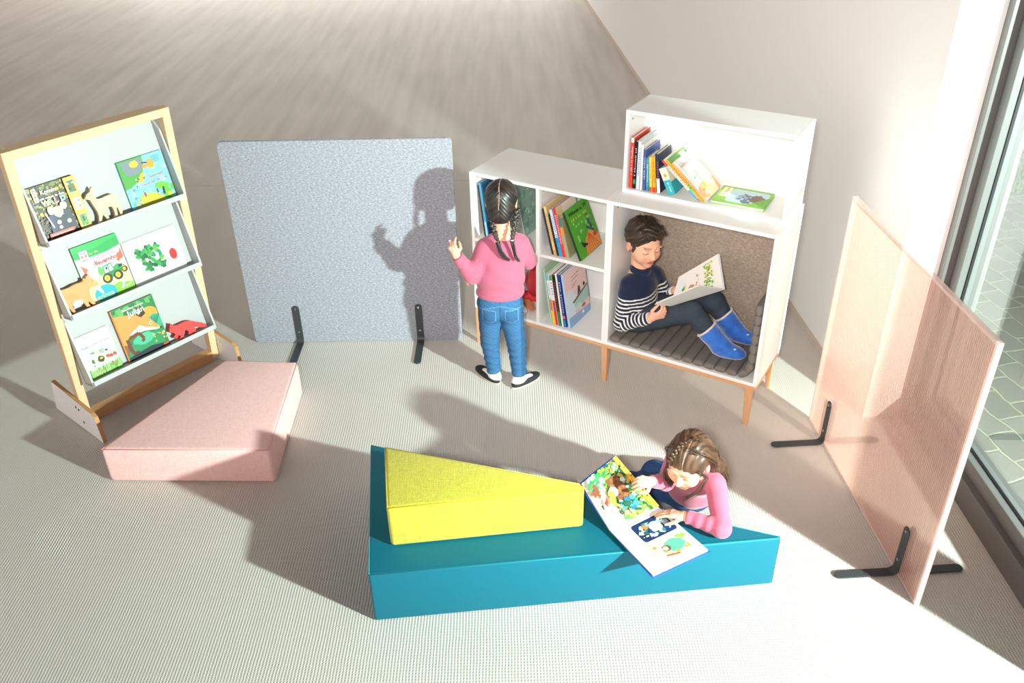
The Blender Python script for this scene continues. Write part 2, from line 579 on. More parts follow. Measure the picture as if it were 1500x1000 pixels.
# ------------------------------------------------------------------ the room
def build_room():
    bm = bmesh.new()
    box(bm, (-17, -1.5, -0.05), (1.955, 17, 0.0))
    o = done('floor', bm, M_CARPET); tag(o, kind='structure')
    bm = bmesh.new()
    box(bm, (-12, 5.2, 3.3), (2.2, 17, 3.4))
    o = done('ceiling', bm, mat('ceiling_paint', (0.85, 0.84, 0.82), rough=0.9)); tag(o, kind='structure')
    bm = bmesh.new()
    box(bm, (-17, 17.0, -0.05), (2.2, 17.15, 3.4))
    o = done('wall_back', bm, M_WALL); tag(o, kind='structure')
    # right wall: runs away from the window corner
    bm = bmesh.new()
    a = Vector((1.741, 3.541, 0)); b = Vector((1.741 - 13.4 * 0.0548, 3.541 + 13.4, 0))
    prism(bm, [(a.x, a.y), (2.12, 3.541), (2.12, 16.9), (b.x, b.y)], -0.05, 3.3)
    o = done('wall_right', bm, M_WALL); tag(o, kind='structure')
    bm = bmesh.new()
    box(bm, (1.95, -1.5, 2.75), (2.3, 3.54, 3.3))
    o = done('wall_above_window', bm, M_WALL); tag(o, kind='structure')
    # skirting at the wall foot
    bm = bmesh.new()
    prism(bm, [(a.x - 0.002, a.y + 0.001), (a.x + 0.01, a.y + 0.001), (b.x + 0.01, b.y), (b.x - 0.012, b.y)], 0, 0.045)
    o = done('baseboard_right', bm, mat('skirting', hx('#cfc2b4'), rough=0.6)); tag(o, kind='structure')
    # window: outer frame + sashes + mullion
    w = bpy.data.objects.new('window_1', None); COL.objects.link(w); w.location = (2.0, 1.0, 0); tag(w, kind='structure')
    bm = bmesh.new()
    box(bm, (1.925, 3.496, 0), (2.12, 3.54, 2.75), bev=0.002)
    box(bm, (1.935, -1.5, -0.03), (2.12, 3.496, 0.125), bev=0.003)
    box(bm, (1.925, -1.5, 2.70), (2.12, 3.496, 2.75), bev=0.002)
    done('window_frame', bm, mat('window_frame_metal', (0.13, 0.125, 0.12), rough=0.45), w)
    bm = bmesh.new()
    for y0, y1 in ((2.09, 3.49),):
        box(bm, (1.967, y1 - 0.058, 0.125), (2.04, y1, 2.70), bev=0.003)
        box(bm, (1.967, y0, 0.125), (2.04, y0 + 0.07, 2.70), bev=0.003)
        box(bm, (1.967, y0 + 0.07, 0.125), (2.04, y1 - 0.058, 0.195), bev=0.003)
    done('window_sash', bm, M_ALU, w)
    bm = bmesh.new()
    box(bm, (1.94, 1.86, 0.125), (2.1, 2.09, 2.70), bev=0.004)
    done('window_mullion', bm, M_ALU, w)
    bm = bmesh.new()
    box(bm, (2.0, 3.426, 0.19), (2.012, 3.434, 2.70)); box(bm, (2.0, 2.16, 0.193), (2.012, 3.43, 0.2))
    done('window_gasket', bm, M_RUBBER, w)
    g = bpy.data.materials.new('window_glass'); g.use_nodes = True
    nt = g.node_tree; N, L = nt.nodes, nt.links
    N.remove(N['Principled BSDF'])
    tr = N.new('ShaderNodeBsdfTransparent'); tr.inputs[0].default_value = (0.94, 0.97, 0.95, 1)
    gl = N.new('ShaderNodeBsdfGlossy'); gl.inputs['Roughness'].default_value = 0.02
    mx = N.new('ShaderNodeMixShader')
    L.new(grazing(N, L, 0.07), mx.inputs[0]); L.new(tr.outputs[0], mx.inputs[1]); L.new(gl.outputs[0], mx.inputs[2])
    L.new(mx.outputs[0], N['Material Output'].inputs['Surface'])
    bm = bmesh.new()
    box(bm, (2.012, 2.09, 0.19), (2.02, 3.434, 2.70))
    done('pane', bm, g, w)
    bm = bmesh.new()
    box(bm, (2.012, -1.5, 0.125), (2.02, 1.86, 2.70))
    done('pane', bm, g, w)
    # outside: paving stones, lawn
    pv = bpy.data.materials.new('paving'); pv.use_nodes = True
    nt = pv.node_tree; N, L = nt.nodes, nt.links; b_ = N['Principled BSDF']; b_.inputs['Roughness'].default_value = 0.9
    tc = N.new('ShaderNodeTexCoord'); mp = N.new('ShaderNodeMapping'); mp.inputs['Rotation'].default_value = (0, 0, math.radians(78))
    L.new(tc.outputs['Object'], mp.inputs[0])
    br = N.new('ShaderNodeTexBrick'); br.inputs['Scale'].default_value = 1
    br.inputs['Brick Width'].default_value = 0.21; br.inputs['Row Height'].default_value = 0.15
    br.inputs['Mortar Size'].default_value = 0.008; br.inputs['Mortar Smooth'].default_value = 0.4
    br.inputs['Color1'].default_value = (0.13, 0.135, 0.12, 1); br.inputs['Color2'].default_value = (0.19, 0.19, 0.165, 1)
    br.inputs['Mortar'].default_value = (0.34, 0.35, 0.25, 1)
    dn = N.new('ShaderNodeTexNoise'); dn.inputs['Scale'].default_value = 6; L.new(tc.outputs['Object'], dn.inputs['Vector'])
    va = N.new('ShaderNodeVectorMath'); va.operation = 'MULTIPLY_ADD'; va.inputs[1].default_value = (0.06, 0.06, 0); L.new(dn.outputs['Color'], va.inputs[0]); L.new(mp.outputs[0], va.inputs[2])
    L.new(va.outputs[0], br.inputs['Vector']); L.new(br.outputs['Color'], b_.inputs['Base Color'])
    bp = N.new('ShaderNodeBump'); bp.invert = True; bp.inputs['Distance'].default_value = 0.01; L.new(br.outputs['Fac'], bp.inputs['Height']); L.new(bp.outputs[0], b_.inputs['Normal'])
    bm = bmesh.new(); prism(bm, [(1.96, -3), (9, -3), (9, 4), (3.9, 6.4), (2.13, 6.9), (2.13, 3.6), (1.96, 3.5)], -0.12, -0.04)
    o = done('outside_paving', bm, pv); tag(o, kind='structure')
    bm = bmesh.new(); box(bm, (2.13, 3.5, -0.25), (30, 40, -0.13))
    o = done('outside_ground', bm, mat('soil', (0.07, 0.09, 0.03), rough=0.95)); tag(o, kind='structure')
    # grass blades
    rs = np.random.RandomState(3)
    n = 26000
    V, F = [], []
    for i in range(n):
        x = 2.9 + rs.rand() * 6.5; y = 5.6 + rs.rand() ** 1.3 * 9
        if y < 6.9 - (x - 2.13) * 0.28 if x < 3.9 else y < 6.4 - (x - 3.9) * 0.47: continue
        h = 0.08 + rs.rand() * 0.12; a = rs.rand() * 6.28; w_ = 0.008 + rs.rand() * 0.008
        dx, dy = math.cos(a) * w_, math.sin(a) * w_; lx, ly = (rs.rand(2) - 0.5) * 0.12
        k = len(V)
        V += [(x - dx, y - dy, -0.13), (x + dx, y + dy, -0.13), (x + lx, y + ly, -0.13 + h)]
        F.append((k, k + 1, k + 2))
    me = bpy.data.meshes.new('grass'); me.from_pydata(V, [], F)
    o = link('lawn_grass', me, mat('grass_blades', hx('#4f7a2c'), rough=0.7, noise=0.9, nscale=3, col2=hx('#7fa83e')))
    tag(o, 'green grass of the lawn growing outside the window beyond the paving', 'grass', kind='stuff')
build_room()

# ------------------------------------------------------------------ divider screens with L brackets
def bracket(parent, M, side=1, rear=False):
    """M: x along screen, y outward from the screen face, z up; origin at the screen foot"""
    bm = bmesh.new()
    w, t, H, Lf = 0.04, 0.006, 0.245, 0.25
    def strip(poly_pts, M2):
        prism(bm, poly_pts, 0, t, M2, bev=0.0012)
    # upright strap with round top (in x-z)
    pts = [(-w / 2, 0.03), (w / 2, 0.03)] + [(w / 2 * math.cos(a), H - w / 2 + w / 2 * math.sin(a)) for a in np.linspace(0, PI, 9)]
    strip(pts, M @ frameM((0, 0, 0), (1, 0, 0), (0, 0, 1), (0, -1, 0)) @ Matrix.Translation((0, 0, -t)))
    # foot
    pts = [(-w / 2, 0.03), (w / 2, 0.03)] + [(w / 2 * math.cos(a), Lf - w / 2 + w / 2 * math.sin(a)) for a in np.linspace(0, PI, 9)]
    strip(pts, M @ Matrix.Translation((0, 0, 0.004)))
    # bend
    cur = []
    for k in range(7):
        a = PI / 2 * k / 6
        cur.append((0.03 - 0.03 * math.cos(a), 0.004 + 0.03 - 0.03 * math.sin(a)))
    vo, vi = [], []
    for (y, z), k in zip(cur, range(7)):
        a = PI / 2 * k / 6
        n2 = (math.cos(a), math.sin(a))
        for lst, off in ((vo, 0), (vi, t)):
            lst.append([bm.verts.new(M @ Vector((sx * w / 2, y + n2[0] * off, z + n2[1] * off))) for sx in (-1, 1)])
    for k in range(6):
        for lst in (vo, vi):
            bm.faces.new((lst[k][0], lst[k][1], lst[k + 1][1], lst[k + 1][0]))
        for s_ in (0, 1):
            bm.faces.new((vo[k][s_], vo[k + 1][s_], vi[k + 1][s_], vi[k][s_]))
    br = done('bracket', bm, M_BRACKET, parent)
    for z in (0.225, 0.075):
        bm = bmesh.new()
        M3 = M @ Matrix.Translation((0, t, z)) @ frameM((0, 0, 0), (1, 0, 0), (0, 0, -1), (0, 1, 0))
        prism(bm, [(0.006 * math.cos(a), 0.006 * math.sin(a)) for a in np.linspace(0, 2 * PI, 13)[:-1]], 0, 0.003, M3)
        o = bpy.data.meshes.new('screw')
        bmesh.ops.recalc_face_normals(bm, faces=bm.faces); bm.to_mesh(o); bm.free()
        so = bpy.data.objects.new('screw', o); COL.objects.link(so); o.materials.append(M_STEEL)
        so.parent = br; o.transform(rootM(parent).inverted())

def rounded_rect(w, h, r, n=6):
    pts = []
    for cx, cy, a0 in ((w - r, h - r, 0), (r, h - r, 90), (r, r, 180), (w - r, r, 270)):
        for k in range(n):
            a = math.radians(a0 + 90 * k / (n - 1))
            pts.append((cx + r * math.cos(a), cy + r * math.sin(a)))
    return pts

def felt(name, c1, c2, c3):
    m = mat(name, c1, rough=0.95, spec=0.1, sheen=0.3, bump=0.5, bscale=260)
    nt = m.node_tree; N, L = nt.nodes, nt.links; b = N['Principled BSDF']
    tc = N.new('ShaderNodeTexCoord')
    mp = N.new('ShaderNodeMapping'); mp.inputs['Scale'].default_value = (1, 1, 1.7); mp.inputs['Rotation'].default_value = (0, 0.25, 0); L.new(tc.outputs['Object'], mp.inputs[0])
    n1 = N.new('ShaderNodeTexNoise'); n1.inputs['Scale'].default_value = 75; n1.inputs['Detail'].default_value = 6; n1.inputs['Roughness'].default_value = 0.75; L.new(mp.outputs[0], n1.inputs['Vector'])
    r = N.new('ShaderNodeValToRGB'); L.new(n1.outputs['Fac'], r.inputs[0])
    r.color_ramp.elements[0].position = 0.36; r.color_ramp.elements[0].color = (*c2, 1)
    r.color_ramp.elements[1].position = 0.64; r.color_ramp.elements[1].color = (*c3, 1)
    e = r.color_ramp.elements.new(0.5); e.color = (*c1, 1)
    L.new(r.outputs[0], b.inputs['Base Color'])
    return m

def grey_screen():
    x, y, yaw = -1.4757, 4.3625, -0.0116
    d = Vector((math.cos(yaw), math.sin(yaw), 0)); n = Vector((-d.y, d.x, 0))
    M = frameM((x, y, 0), d, n)
    t = thing('felt_screen', 'large square grey felt screen standing on black brackets behind the pink block', 'room divider', M)
    bm = bmesh.new()
    prism(bm, rounded_rect(1.191, 1.197, 0.022), 0, 0.024, M @ frameM((0, 0, 0.003), (1, 0, 0), (0, 0, 1), (0, -1, 0)) @ Matrix.Translation((0, 0, -0.024)), bev=0.003, bev_side=False)
    done('felt_panel', bm, felt('grey_felt', (0.27, 0.285, 0.325), (0.175, 0.19, 0.22), (0.40, 0.415, 0.455)), t, smooth=False)
    for u in (0.259, 0.952):
        Mf = M @ frameM((u, 0, 0), (-1, 0, 0), (0, -1, 0))
        bracket(t, Mf)
        bracket(t, M @ frameM((u, 0.024, 0), (1, 0, 0), (0, 1, 0)))
grey_screen()

def pink_screen():
    x, y, yaw = 1.4713, 3.5328, -1.5228
    d = Vector((math.cos(yaw), math.sin(yaw), 0)); n = Vector((-d.y, d.x, 0))
    M = frameM((x, y, 0), d, n)
    t = thing('ribbed_screen', 'translucent pink ribbed plastic screen standing by the window on dark brackets', 'room divider', M)
    m = bpy.data.materials.new('pink_ribbed_plastic'); m.use_nodes = True
    nt = m.node_tree; N, L = nt.nodes, nt.links; N.remove(N['Principled BSDF'])
    tr = N.new('ShaderNodeBsdfTransparent'); tr.inputs[0].default_value = (0.99, 0.78, 0.71, 1)
    df = N.new('ShaderNodeBsdfDiffuse'); df.inputs[0].default_value = (1.0, 0.62, 0.53, 1)
    tl = N.new('ShaderNodeBsdfTranslucent'); tl.inputs[0].default_value = (1.0, 0.66, 0.57, 1)
    gl = N.new('ShaderNodeBsdfGlossy'); gl.inputs['Roughness'].default_value = 0.18
    a1 = N.new('ShaderNodeMixShader'); a1.inputs[0].default_value = 0.72; L.new(df.outputs[0], a1.inputs[1]); L.new(tl.outputs[0], a1.inputs[2])
    a2 = N.new('ShaderNodeMixShader'); a2.inputs[0].default_value = 0.44; L.new(tr.outputs[0], a2.inputs[1]); L.new(a1.outputs[0], a2.inputs[2])
    a3 = N.new('ShaderNodeMixShader'); L.new(grazing(N, L, 0.04, 3.0), a3.inputs[0]); L.new(a2.outputs[0], a3.inputs[1]); L.new(gl.outputs[0], a3.inputs[2])
    L.new(a3.outputs[0], N['Material Output'].inputs['Surface'])
    tc = N.new('ShaderNodeTexCoord'); sx = N.new('ShaderNodeSeparateXYZ'); L.new(tc.outputs['Object'], sx.inputs[0])
    m1 = N.new('ShaderNodeMath'); m1.operation = 'MULTIPLY'; m1.inputs[1].default_value = 2 * PI / 0.01059; L.new(sx.outputs[0], m1.inputs[0])
    m2 = N.new('ShaderNodeMath'); m2.operation = 'SINE'; L.new(m1.outputs[0], m2.inputs[0])
    m3 = N.new('ShaderNodeMapRange'); m3.inputs['From Min'].default_value = -1; m3.inputs['From Max'].default_value = 1; m3.inputs['To Min'].default_value = 0.54; m3.inputs['To Max'].default_value = 0.82; L.new(m2.outputs[0], m3.inputs['Value'])
    L.new(m3.outputs[0], a2.inputs[0])
    # two ribbed skins with webs between: real corrugation
    W, H, T = 1.189, 1.19, 0.018
    mb = bpy.data.materials.new('clear_back_skin'); mb.use_nodes = True
    nb_ = mb.node_tree; NB, LB = nb_.nodes, nb_.links; NB.remove(NB['Principled BSDF'])
    b1 = NB.new('ShaderNodeBsdfTransparent'); b1.inputs[0].default_value = (0.99, 0.90, 0.87, 1)
    b2 = NB.new('ShaderNodeBsdfDiffuse'); b2.inputs[0].default_value = (0.97, 0.7, 0.63, 1)
    b3 = NB.new('ShaderNodeMixShader'); b3.inputs[0].default_value = 0.10; LB.new(b1.outputs[0], b3.inputs[1]); LB.new(b2.outputs[0], b3.inputs[2])
    LB.new(b3.outputs[0], NB['Material Output'].inputs['Surface'])
    bm = bmesh.new()
    nr = 110
    for side, y0 in ((1, 0.0), (-1, T)):
        prev = None
        for k in range(nr * 4 + 1):
            u = 0.012 + (W - 0.024) * k / (nr * 4)
            ph = (k % 4)
            dy = (0.0, 0.0009, 0.0014, 0.0009)[ph] * side
            a = bm.verts.new(M @ Vector((u, y0 + dy, 0.01))); b = bm.verts.new(M @ Vector((u, y0 + dy, H - 0.01)))
            if prev: 
                f = bm.faces.new((prev[0], a, b, prev[1])); f.smooth = True; f.material_index = 0 if side == 1 else 1
            prev = (a, b)
    o = done('ribbed_sheet', bm, [m, mb], t)
    # clear edge trims
    e = bpy.data.materials.new('clear_pink_trim'); e.use_nodes = True
    nt = e.node_tree; N, L = nt.nodes, nt.links; N.remove(N['Principled BSDF'])
    tr = N.new('ShaderNodeBsdfTransparent'); tr.inputs[0].default_value = (0.99, 0.85, 0.8, 1)
    df = N.new('ShaderNodeBsdfDiffuse'); df.inputs[0].default_value = (0.97, 0.8, 0.75, 1)
    gl = N.new('ShaderNodeBsdfGlossy'); gl.inputs['Roughness'].default_value = 0.12
    a2 = N.new('ShaderNodeMixShader'); a2.inputs[0].default_value = 0.5; L.new(tr.outputs[0], a2.inputs[1]); L.new(df.outputs[0], a2.inputs[2])
    a3 = N.new('ShaderNodeMixShader'); a3.inputs[0].default_value = 0.15; L.new(a2.outputs[0], a3.inputs[1]); L.new(gl.outputs[0], a3.inputs[2])
    L.new(a3.outputs[0], N['Material Output'].inputs['Surface'])
    for lo, hi in (((0, -0.002, 0.002), (0.012, T + 0.002, H)), ((W - 0.012, -0.002, 0.002), (W, T + 0.002, H)), ((0.012, -0.002, H - 0.012), (W - 0.012, T + 0.002, H)), ((0.012, -0.002, 0.002), (W - 0.012, T + 0.002, 0.012))):
        bm = bmesh.new(); box(bm, lo, hi, M, bev=0.002); done('edge_trim', bm, e, t)
    for u in (0.19, 1.02):
        bracket(t, M @ frameM((u, -0.002, 0), (-1, 0, 0), (0, -1, 0)))
        bracket(t, M @ frameM((u, T + 0.002, 0), (1, 0, 0), (0, 1, 0)))
pink_screen()

# ------------------------------------------------------------------ foam blocks
def block(name, label, pts, z0, z1, m, bev, seam_m, puff=0.0, cut=3):
    cx = sum(p[0] for p in pts) / len(pts); cy = sum(p[1] for p in pts) / len(pts)
    t = thing(name, label, 'foam block', Matrix.Translation((cx, cy, z0)))
    bm = bmesh.new()
    prism(bm, pts, z0, z1, None, bev=bev, seg=4)
    o = done('cover', bm, m, t, smooth=True, ang=50)
    # piped seam round the top edge and up the corners
    bm = bmesh.new()
    q = [Vector((p[0], p[1], z1 - bev * 0.30)) for p in pts]
    c = Vector((cx, cy, z1))
    n = len(q)
    ins = []
    for i, p in enumerate(q):
        a, b = q[i - 1], q[(i + 1) % n]
        da = (a - p).normalized(); db = (b - p).normalized()
        bi = (da + db); bi = bi.normalized() * bev * 0.42
        ins.append(p + bi)
    for i in range(n):
        tube(bm, [ins[i], ins[(i + 1) % n]], 0.0022, 6)
    done('seam', bm, seam_m, t, smooth=True)
    return t

def fabric(name, c, c2, scale, rough=0.9, weave=True, bump=0.4, spec=0.2):
    m = mat(name, c, rough=rough, spec=spec, sheen=0.2)
    nt = m.node_tree; N, L = nt.nodes, nt.links; b = N['Principled BSDF']
    tc = N.new('ShaderNodeTexCoord')
    outs = []
    for sc in ((1, 8, 8), (8, 1, 8), (8, 8, 1)):
        mp = N.new('ShaderNodeMapping'); mp.inputs['Scale'].default_value = sc; L.new(tc.outputs['Object'], mp.inputs[0])
        n1 = N.new('ShaderNodeTexNoise'); n1.inputs['Scale'].default_value = scale; n1.inputs['Detail'].default_value = 2; L.new(mp.outputs[0], n1.inputs['Vector'])
        outs.append(n1.outputs['Fac'])
    a = N.new('ShaderNodeMath'); a.operation = 'ADD'; L.new(outs[0], a.inputs[0]); L.new(outs[1], a.inputs[1])
    a2 = N.new('ShaderNodeMath'); a2.operation = 'ADD'; L.new(a.outputs[0], a2.inputs[0]); L.new(outs[2], a2.inputs[1])
    mr = N.new('ShaderNodeMapRange'); mr.inputs['From Min'].default_value = 1.2; mr.inputs['From Max'].default_value = 1.8; L.new(a2.outputs[0], mr.inputs['Value'])
    mx = N.new('ShaderNodeMix'); mx.data_type = 'RGBA'; mx.inputs['A'].default_value = (*c, 1); mx.inputs['B'].default_value = (*c2, 1)
    L.new(mr.outputs[0], mx.inputs['Factor']); L.new(mx.outputs['Result'], b.inputs['Base Color'])
    bp = N.new('ShaderNodeBump'); bp.inputs['Strength'].default_value = bump; bp.inputs['Distance'].default_value = 0.0015
    L.new(a2.outputs[0], bp.inputs['Height']); L.new(bp.outputs[0], b.inputs['Normal'])
    return m

block('pink_foam_block', 'pale pink four sided foam block lying flat on the carpet before the book stand',
      [(-1.878, 3.168), (-1.098, 3.135), (-1.110, 3.86), (-1.50, 3.90)], 0, 0.195,
      fabric('pink_cloth', hx('#f5cbc7'), hx('#eab6b1'), 30), 0.022, mat('pink_thread', hx('#f0a9a4'), rough=0.8))
block('teal_foam_block', 'long teal leatherette wedge block on the carpet at the front of the group',
      [(-0.634, 3.094), (-0.548, 2.324), (1.010, 2.468), (1.012, 2.482)], 0, 0.2485,
      mat('teal_leatherette', hx('#09667a'), rough=0.5, spec=0.3, bump=0.15, bscale=500), 0.010, mat('teal_piping', hx('#1d8f9f'), rough=0.4))
block('yellow_foam_block', 'bright yellow woven wedge block lying on top of the teal block',
      [(-0.527, 2.832), (-0.478, 2.464), (0.266, 2.548), (0.252, 2.585)], 0.2495, 0.447,
      fabric('yellow_weave', hx('#c6c244'), hx('#aea62e'), 34, bump=0.6), 0.016, mat('yellow_thread', hx('#c9bd22'), rough=0.8))
# ------------------------------------------------------------------ shelving
SO = Vector((-0.202, 4.319, 0)); SY = -0.5491
SD = Vector((math.cos(SY), math.sin(SY), 0)); SN = Vector((-SD.y, SD.x, 0))
MS = frameM(SO, SD, SN)                       # local: x along the front, y into depth, z up
def sw(u, v, z): return MS @ Vector((u, v, z))
ZB = 0.234; TP = 0.018; SH = 0.7984; SDp = 0.3963; W1 = 0.797; W2 = 1.6017
M_FELTB = felt('beige_felt', (0.36, 0.29, 0.23), (0.27, 0.21, 0.165), (0.46, 0.385, 0.315))

def panel(parent, name, lo, hi, m=None, label=None):
    bm = bmesh.new(); box(bm, lo, hi, MS, bev=0.0012, seg=1)
    o = done(name, bm, m or M_WHITE, parent)
    if label: o['label'] = label
    return o

def shelves():
    # wooden leg base
    t = thing('leg_base', 'beech wood leg base with splayed corners carrying the two white shelf units', 'furniture legs', MS @ Matrix.Translation((W1, 0.2, 0)))
    bm = bmesh.new()
    box(bm, (0.0, 0.003, ZB - 0.022), (W2, 0.03, ZB - 0.001), MS, bev=0.002)
    box(bm, (0.0, SDp - 0.03, ZB - 0.022), (W2, SDp - 0.003, ZB - 0.001), MS, bev=0.002)
    for u in (0.0, W1 - 0.012, W2 - 0.027):
        box(bm, (u, 0.03, ZB - 0.022), (u + 0.027, SDp - 0.03, ZB - 0.001), MS, bev=0.002)
    done('rail', bm, M_BEECH, t)
    for u in (0.018, W1 + 0.0, W2 - 0.035):
        for v, sg in ((0.018, 1), (SDp - 0.02, -1)):
            bm = bmesh.new()
            a = 0.021; b = 0.014
            r = bmesh.ops.create_cube(bm, size=1)
            for q in r['verts']:
                top = q.co.z > 0
                w = a if top else b
                uu = u + (0.0 if top else (-0.004 if u < W1 else 0.006))
                vv = v + (0 if top else sg * -0.004)
                q.co = sw(uu + q.co.x * 2 * w * (0.85), vv + q.co.y * 2 * w * 0.8, (ZB - 0.022) if top else 0.0)
            bmesh.ops.bevel(bm, geom=bm.edges[:], offset=0.002, segments=1, affect='EDGES')
            done('leg', bm, M_BEECH, t)
    # left unit with four cells
    t = thing('shelf_unit', 'white shelf unit with four open cells behind the standing girl', 'shelf', MS @ Matrix.Translation((0, 0, ZB)))
    z0, z1 = ZB, ZB + SH
    panel(t, 'side_panel', (0, 0, z0), (TP, SDp, z1)); panel(t, 'side_panel', (W1 - TP, 0, z0), (W1 - 0.0006, SDp, z1))
    panel(t, 'top_panel', (TP, 0, z1 - TP), (W1 - TP, SDp, z1)); panel(t, 'bottom_panel', (TP, 0, z0), (W1 - TP, SDp, z0 + TP))
    panel(t, 'partition', (0.392, 0.0, z0 + TP), (0.392 + TP, SDp - 0.006, z1 - TP))
    for u0, u1 in ((TP, 0.392), (0.392 + TP, W1 - TP)):
        panel(t, 'shelf_board', (u0, 0.002, 0.645), (u1, SDp - 0.006, 0.663))
    panel(t, 'back_panel', (TP, SDp - 0.006, z0 + TP), (W1 - TP, SDp, z1 - TP))
    for z in (0.99,):
        for u in (TP, 0.392 + TP):
            bm = bmesh.new()
            prism(bm, [(0.004 * math.cos(a), 0.004 * math.sin(a)) for a in np.linspace(0, 2 * PI, 9)[:-1]], 0, 0.0012, MS @ frameM((u, 0.05, z), (0, 1, 0), (0, 0, 1), (1, 0, 0)))
            done('screw_hole', bm, M_DARKHOLE, t)
    # right unit with seat niche
    t = thing('seat_cabinet', 'white open cabinet with beige felt back, the boy sits inside it', 'shelf', MS @ Matrix.Translation((W1, 0, ZB)))
    panel(t, 'side_panel', (W1, 0, z0), (W1 + TP, SDp, z1)); panel(t, 'side_panel', (W2 - TP, 0, z0), (W2, SDp, z1))
    panel(t, 'top_panel', (W1 + TP, 0, z1 - TP), (W2 - TP, SDp, z1)); panel(t, 'bottom_panel', (W1 + TP, 0, z0), (W2 - TP, SDp, z0 + TP))
    panel(t, 'back_panel', (W1 + TP, SDp - 0.008, z0 + TP), (W2 - TP, SDp, z1 - TP))
    panel(t, 'felt_back', (W1 + TP, SDp - 0.020, z0 + TP), (W2 - TP, SDp - 0.008, z1 - TP), M_FELTB, 'speckled beige felt lining')
    bm = bmesh.new()
    prism(bm, [(0.004 * math.cos(a), 0.004 * math.sin(a)) for a in np.linspace(0, 2 * PI, 9)[:-1]], 0, 0.0012, MS @ frameM((W1 + TP, 0.05, 0.985), (0, 1, 0), (0, 0, 1), (1, 0, 0)))
    done('screw_hole', bm, M_DARKHOLE, t)
    # upper box
    u0, v0 = 0.798, 0.130; u1, v1 = u0 + 0.7927, v0 + 0.267; a, b = z1, z1 + 0.4014
    t = thing('top_shelf_box', 'small white open shelf box standing on the seat cabinet', 'shelf', MS @ Matrix.Translation((u0, v0, a)))
    panel(t, 'side_panel', (u0, v0, a), (u0 + TP, v1, b)); panel(t, 'side_panel', (u1 - TP, v0, a), (u1, v1, b))
    panel(t, 'top_panel', (u0 + TP, v0, b - TP), (u1 - TP, v1, b)); panel(t, 'bottom_panel', (u0 + TP, v0, a), (u1 - TP, v1, a + TP))
    panel(t, 'back_panel', (u0 + TP, v1 - 0.006, a + TP), (u1 - TP, v1, b - TP))
    bm = bmesh.new()
    prism(bm, [(0.004 * math.cos(a_), 0.004 * math.sin(a_)) for a_ in np.linspace(0, 2 * PI, 9)[:-1]], 0, 0.0012, MS @ frameM((u0 + TP, v0 + 0.04, b - 0.05), (0, 1, 0), (0, 0, 1), (1, 0, 0)))
    done('screw_hole', bm, M_DARKHOLE, t)
shelves()

# seat cushion made of padded rolls
def cushion():
    t = thing('roll_cushion', 'dark grey channel quilted cushion lying in the seat cabinet under the boy', 'cushion', MS @ Matrix.Translation((1.2, 0.19, ZB + TP)))
    m = mat('grey_cushion_cloth', hx('#78726b'), rough=0.85, spec=0.2, bump=0.4, bscale=160)
    pathx = []
    n1 = 13
    w = 0.0565
    x = W1 + TP + 0.006 + w / 2
    zc = ZB + TP + 0.017
    pts = []
    for i in range(n1 - 1):
        pts.append((x + i * w, zc, 0.0))
    # curve up the right wall
    pts.append((1.528, zc + 0.012, 0.7))
    pts.append((1.553, zc + 0.055, 1.35))
    for i in range(1, 7):
        pts.append((1.560, zc + 0.055 + i * 0.053, PI / 2))
    for i, (u, z, ang) in enumerate(pts):
        bm = bmesh.new()
        hw, hh = w / 2 * 1.0, 0.0165
        if i >= n1 - 1: hw, hh = 0.0275, 0.021
        rings = []
        V0, V1 = (0.006, SDp - 0.022)
        ends = [(0.0, 0.25), (0.004, 0.72), (0.012, 0.95), (0.025, 1.0)]
        L_ = V1 - V0
        vs_ = [(V0 + e, s) for e, s in ends] + [(V1 - e, s) for e, s in ends[::-1]]
        for v, s in vs_:
            ring = []
            for k in range(16):
                a = 2 * PI * k / 16
                cx = math.copysign(abs(math.cos(a)) ** 0.7, math.cos(a)) * hw * (0.86 + 0.14 * s)
                cz = math.copysign(abs(math.sin(a)) ** 0.8, math.sin(a)) * hh * s
                cx, cz = cx * math.cos(ang) - cz * math.sin(ang), cx * math.sin(ang) + cz * math.cos(ang)
                ring.append(bm.verts.new(sw(u + cx, v, z + cz)))
            rings.append(ring)
        for a, b in zip(rings, rings[1:]):
            for k in range(16):
                bm.faces.new((a[k], a[(k + 1) % 16], b[(k + 1) % 16], b[k]))
        bm.faces.new(rings[0][::-1]); bm.faces.new(rings[-1])
        o = done('roll', bm, m, t, smooth=True)
cushion()

